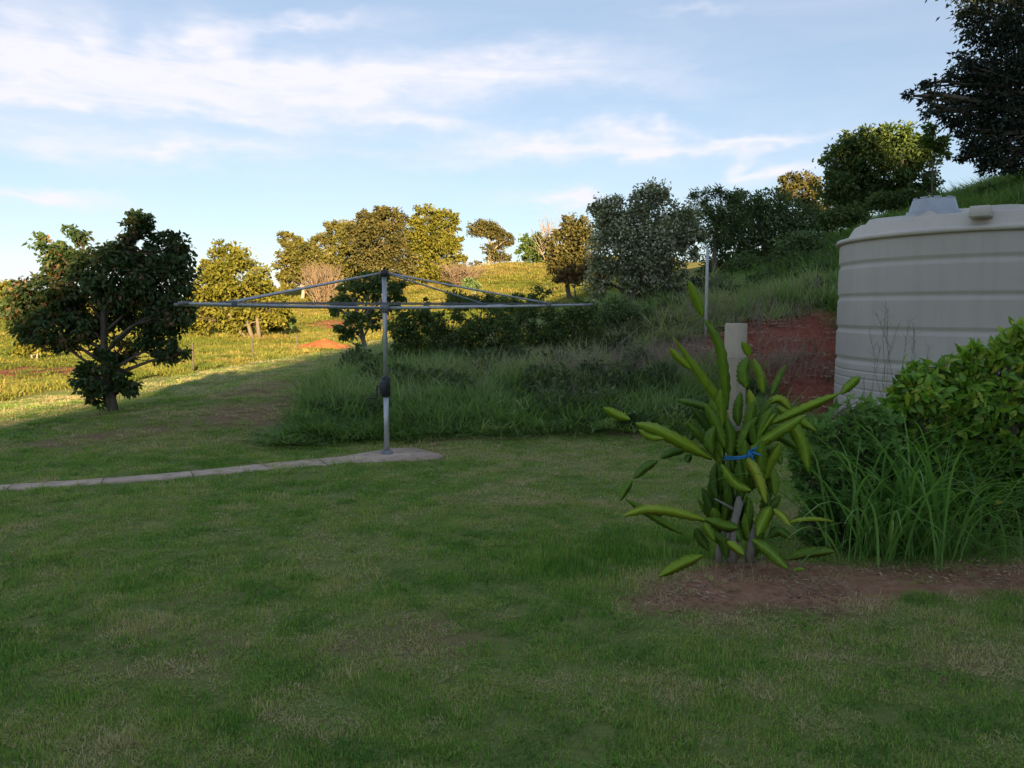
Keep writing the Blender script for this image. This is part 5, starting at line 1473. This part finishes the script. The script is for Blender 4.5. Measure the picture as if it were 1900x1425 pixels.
def garden():
    leafy_plant('leafy_hedge', 'bright green leafy hedge bush at the right edge in front of the tank', 'bush',
                [(1862, 705, 60, 60), (1800, 715, 60, 48), (1740, 725, 55, 40), (1900, 665, 40, 40), (1700, 755, 45, 38), (1770, 790, 70, 60), (1860, 800, 70, 70), (1930, 760, 70, 110, 0.1), (1840, 880, 70, 60), (1900, 930, 60, 60), (1790, 860, 50, 50), (1960, 880, 80, 100, 0.2), (1690, 790, 34, 30), (1800, 650, 12, 22), (1790, 672, 24, 22), (1852, 655, 18, 22), (1890, 640, 20, 22), (1745, 682, 22, 16), (1665, 745, 24, 22), (1660, 800, 36, 44), (1700, 860, 46, 50), (1750, 920, 50, 50), (1650, 880, 34, 44)],
                5.5, oval_leaf_mesh, M_HEDGE, 240, 10500, 81, 1.0, base_px=(1850, 1010))
    leafy_plant('lobed_weed', 'dark lobed leaf weeds between the cactus and the grass clump', 'weed',
                [(1540, 800, 50, 34), (1590, 800, 44, 36), (1520, 850, 40, 45), (1580, 870, 55, 50), (1545, 930, 55, 50), (1605, 950, 44, 54), (1500, 900, 30, 50), (1600, 1020, 40, 36), (1540, 1000, 40, 40), (1480, 830, 26, 36), (1640, 830, 34, 50), (1555, 765, 24, 16), (1625, 775, 26, 20), (1500, 975, 24, 40), (1650, 990, 30, 40), (1530, 1045, 40, 20)],
                5.25, lobed_leaf_mesh, M_WEED, 200, 2400, 82, 0.85, base_px=(1570, 1050))
    # arching grass clump
    def clump(label, base_px, Y, n, h0, h1, spread, w, seed, mat, lean=0.35, curl=1.0, name='grass_clump', cat='grass clump', parts=True, group=None):
        r = np.random.default_rng(seed)
        b = P(base_px[0], base_px[1], Y)
        root = empty(name, label, cat, group)
        root.location = (b.x, Y, Hs(b.x, Y) - 0.01)
        for k in range(n):
            mb = MB()
            p = Vector((r.normal(0, spread), r.normal(0, spread * 0.6), 0)); h = r.uniform(h0, h1)
            az = r.uniform(0, 6.283); tilt = abs(r.normal(0, lean)) + 0.05
            d = Vector((math.cos(az) * math.sin(tilt), math.sin(az) * math.sin(tilt), math.cos(tilt)))
            side = Vector((-math.sin(az), math.cos(az), 0)) * 0.6 + Vector((1, 0, 0)) * 0.5
            side.normalize()
            vs, fs = [], []
            segs = 8
            for q in range(segs + 1):
                t = q / segs
                wk = w * (1 - t ** 2.2) * (0.55 + 0.9 * min(t * 2.5, 1) * 0.5)
                sag = Vector((0, 0, -wk * 0.25))
                vs += [p - side * wk / 2, p + sag, p + side * wk / 2]
                p = p + d * (h / segs)
                d = (d + Vector((math.cos(az) * 0.8, math.sin(az) * 0.8, -1.0)) * curl * 0.16 * (0.3 + 1.6 * t) * r.uniform(0.6, 1.4)).normalized()
            for q in range(segs):
                for s in (0, 1):
                    fs.append((q * 3 + s, q * 3 + s + 1, (q + 1) * 3 + s + 1, (q + 1) * 3 + s))
            mb.add(vs, fs, float(np.clip(r.normal(0.45, 0.2), 0, 1)))
            mb.build('blade', mat, root, True)
    M_GR = leaf_mat('clump_blades', [(0.0, (0.0825, 0.182, 0.0429)), (0.5, (0.182, 0.355, 0.0825)), (1.0, (0.347, 0.528, 0.165))], 0.35, 0.4, 0.3)
    M_DRY = leaf_mat('straw_blades', [(0.0, (0.20, 0.16, 0.08)), (0.5, (0.32, 0.27, 0.14)), (1.0, (0.45, 0.40, 0.24))], 0.25, 0.7, 0.1)
    clump('tall clump of arching grass beside the dark lobed weeds', (1640, 1030), 5.0, 160, 0.5, 1.5, 0.17, 0.020, 91, M_GR, curl=1.15, lean=0.4, group='arching grass clumps in the garden bed')
    clump('arching grass clump under the middle of the hedge bush', (1740, 1025), 5.05, 150, 0.45, 1.35, 0.18, 0.018, 92, M_GR, curl=1.15, lean=0.45, group='arching grass clumps in the garden bed')
    clump('low grass clump under the right end of the hedge bush', (1830, 1020), 5.1, 70, 0.3, 0.8, 0.15, 0.014, 93, M_GR, lean=0.6, group='arching grass clumps in the garden bed')
    clump('small straw coloured tuft on the bare soil before the cactus', (1410, 1150), 4.05, 60, 0.03, 0.10, 0.05, 0.006, 94, M_DRY, lean=0.6, name='straw_tuft', cat='grass tuft')
    clump('pale dry leaf litter and stalks at the foot of the cactus', (1440, 1075), 4.7, 50, 0.05, 0.28, 0.22, 0.008, 95, M_DRY, lean=1.1, name='dry_litter', cat='leaf litter')
    # tall seed stalks against the tank
    r = np.random.default_rng(96)
    b = P(1660, 1000, 6.0)
    root = empty('seed_stalks', 'tall thin seeding grass stalks in front of the cream tank wall', 'grass stalks')
    root.location = (b.x, 6.0, Hs(b.x, 6.0))
    M_ST = leaf_mat('green_stalk', [(0.0, (0.09, 0.11, 0.045)), (1.0, (0.20, 0.20, 0.10))], 0.2, 0.6, 0.2)
    for (px, py) in ((1632, 580), (1640, 560), (1652, 600), (1668, 590), (1690, 600), (1705, 615), (1618, 640), (1600, 700), (1725, 640), (1612, 610), (1660, 570)):
        e = P(px, py, 6.0 + r.normal(0, 0.1)) - Vector(root.location)
        s = Vector((e.x * 0.3 + r.normal(0, 0.04), e.y, 0))
        mb = MB()
        pts = [s.lerp(e, t) + Vector((0.06 * math.sin(t * 2.0) * r.normal(0, 1), 0, 0)) * t for t in np.linspace(0, 1, 7)]
        mb.tube(pts, list(np.linspace(0.0028, 0.001, 7)), 4, False, float(r.uniform(0, 1)))
        for q in range(10):
            t0 = pts[5].lerp(pts[6], q / 10)
            mb.tube([t0, t0 + Vector((r.normal(0, 0.035), r.normal(0, 0.02), 0.05))], [0.001, 0.0006], 3, False, 0.7)
        mb.build('stalk', M_ST, root)
garden()
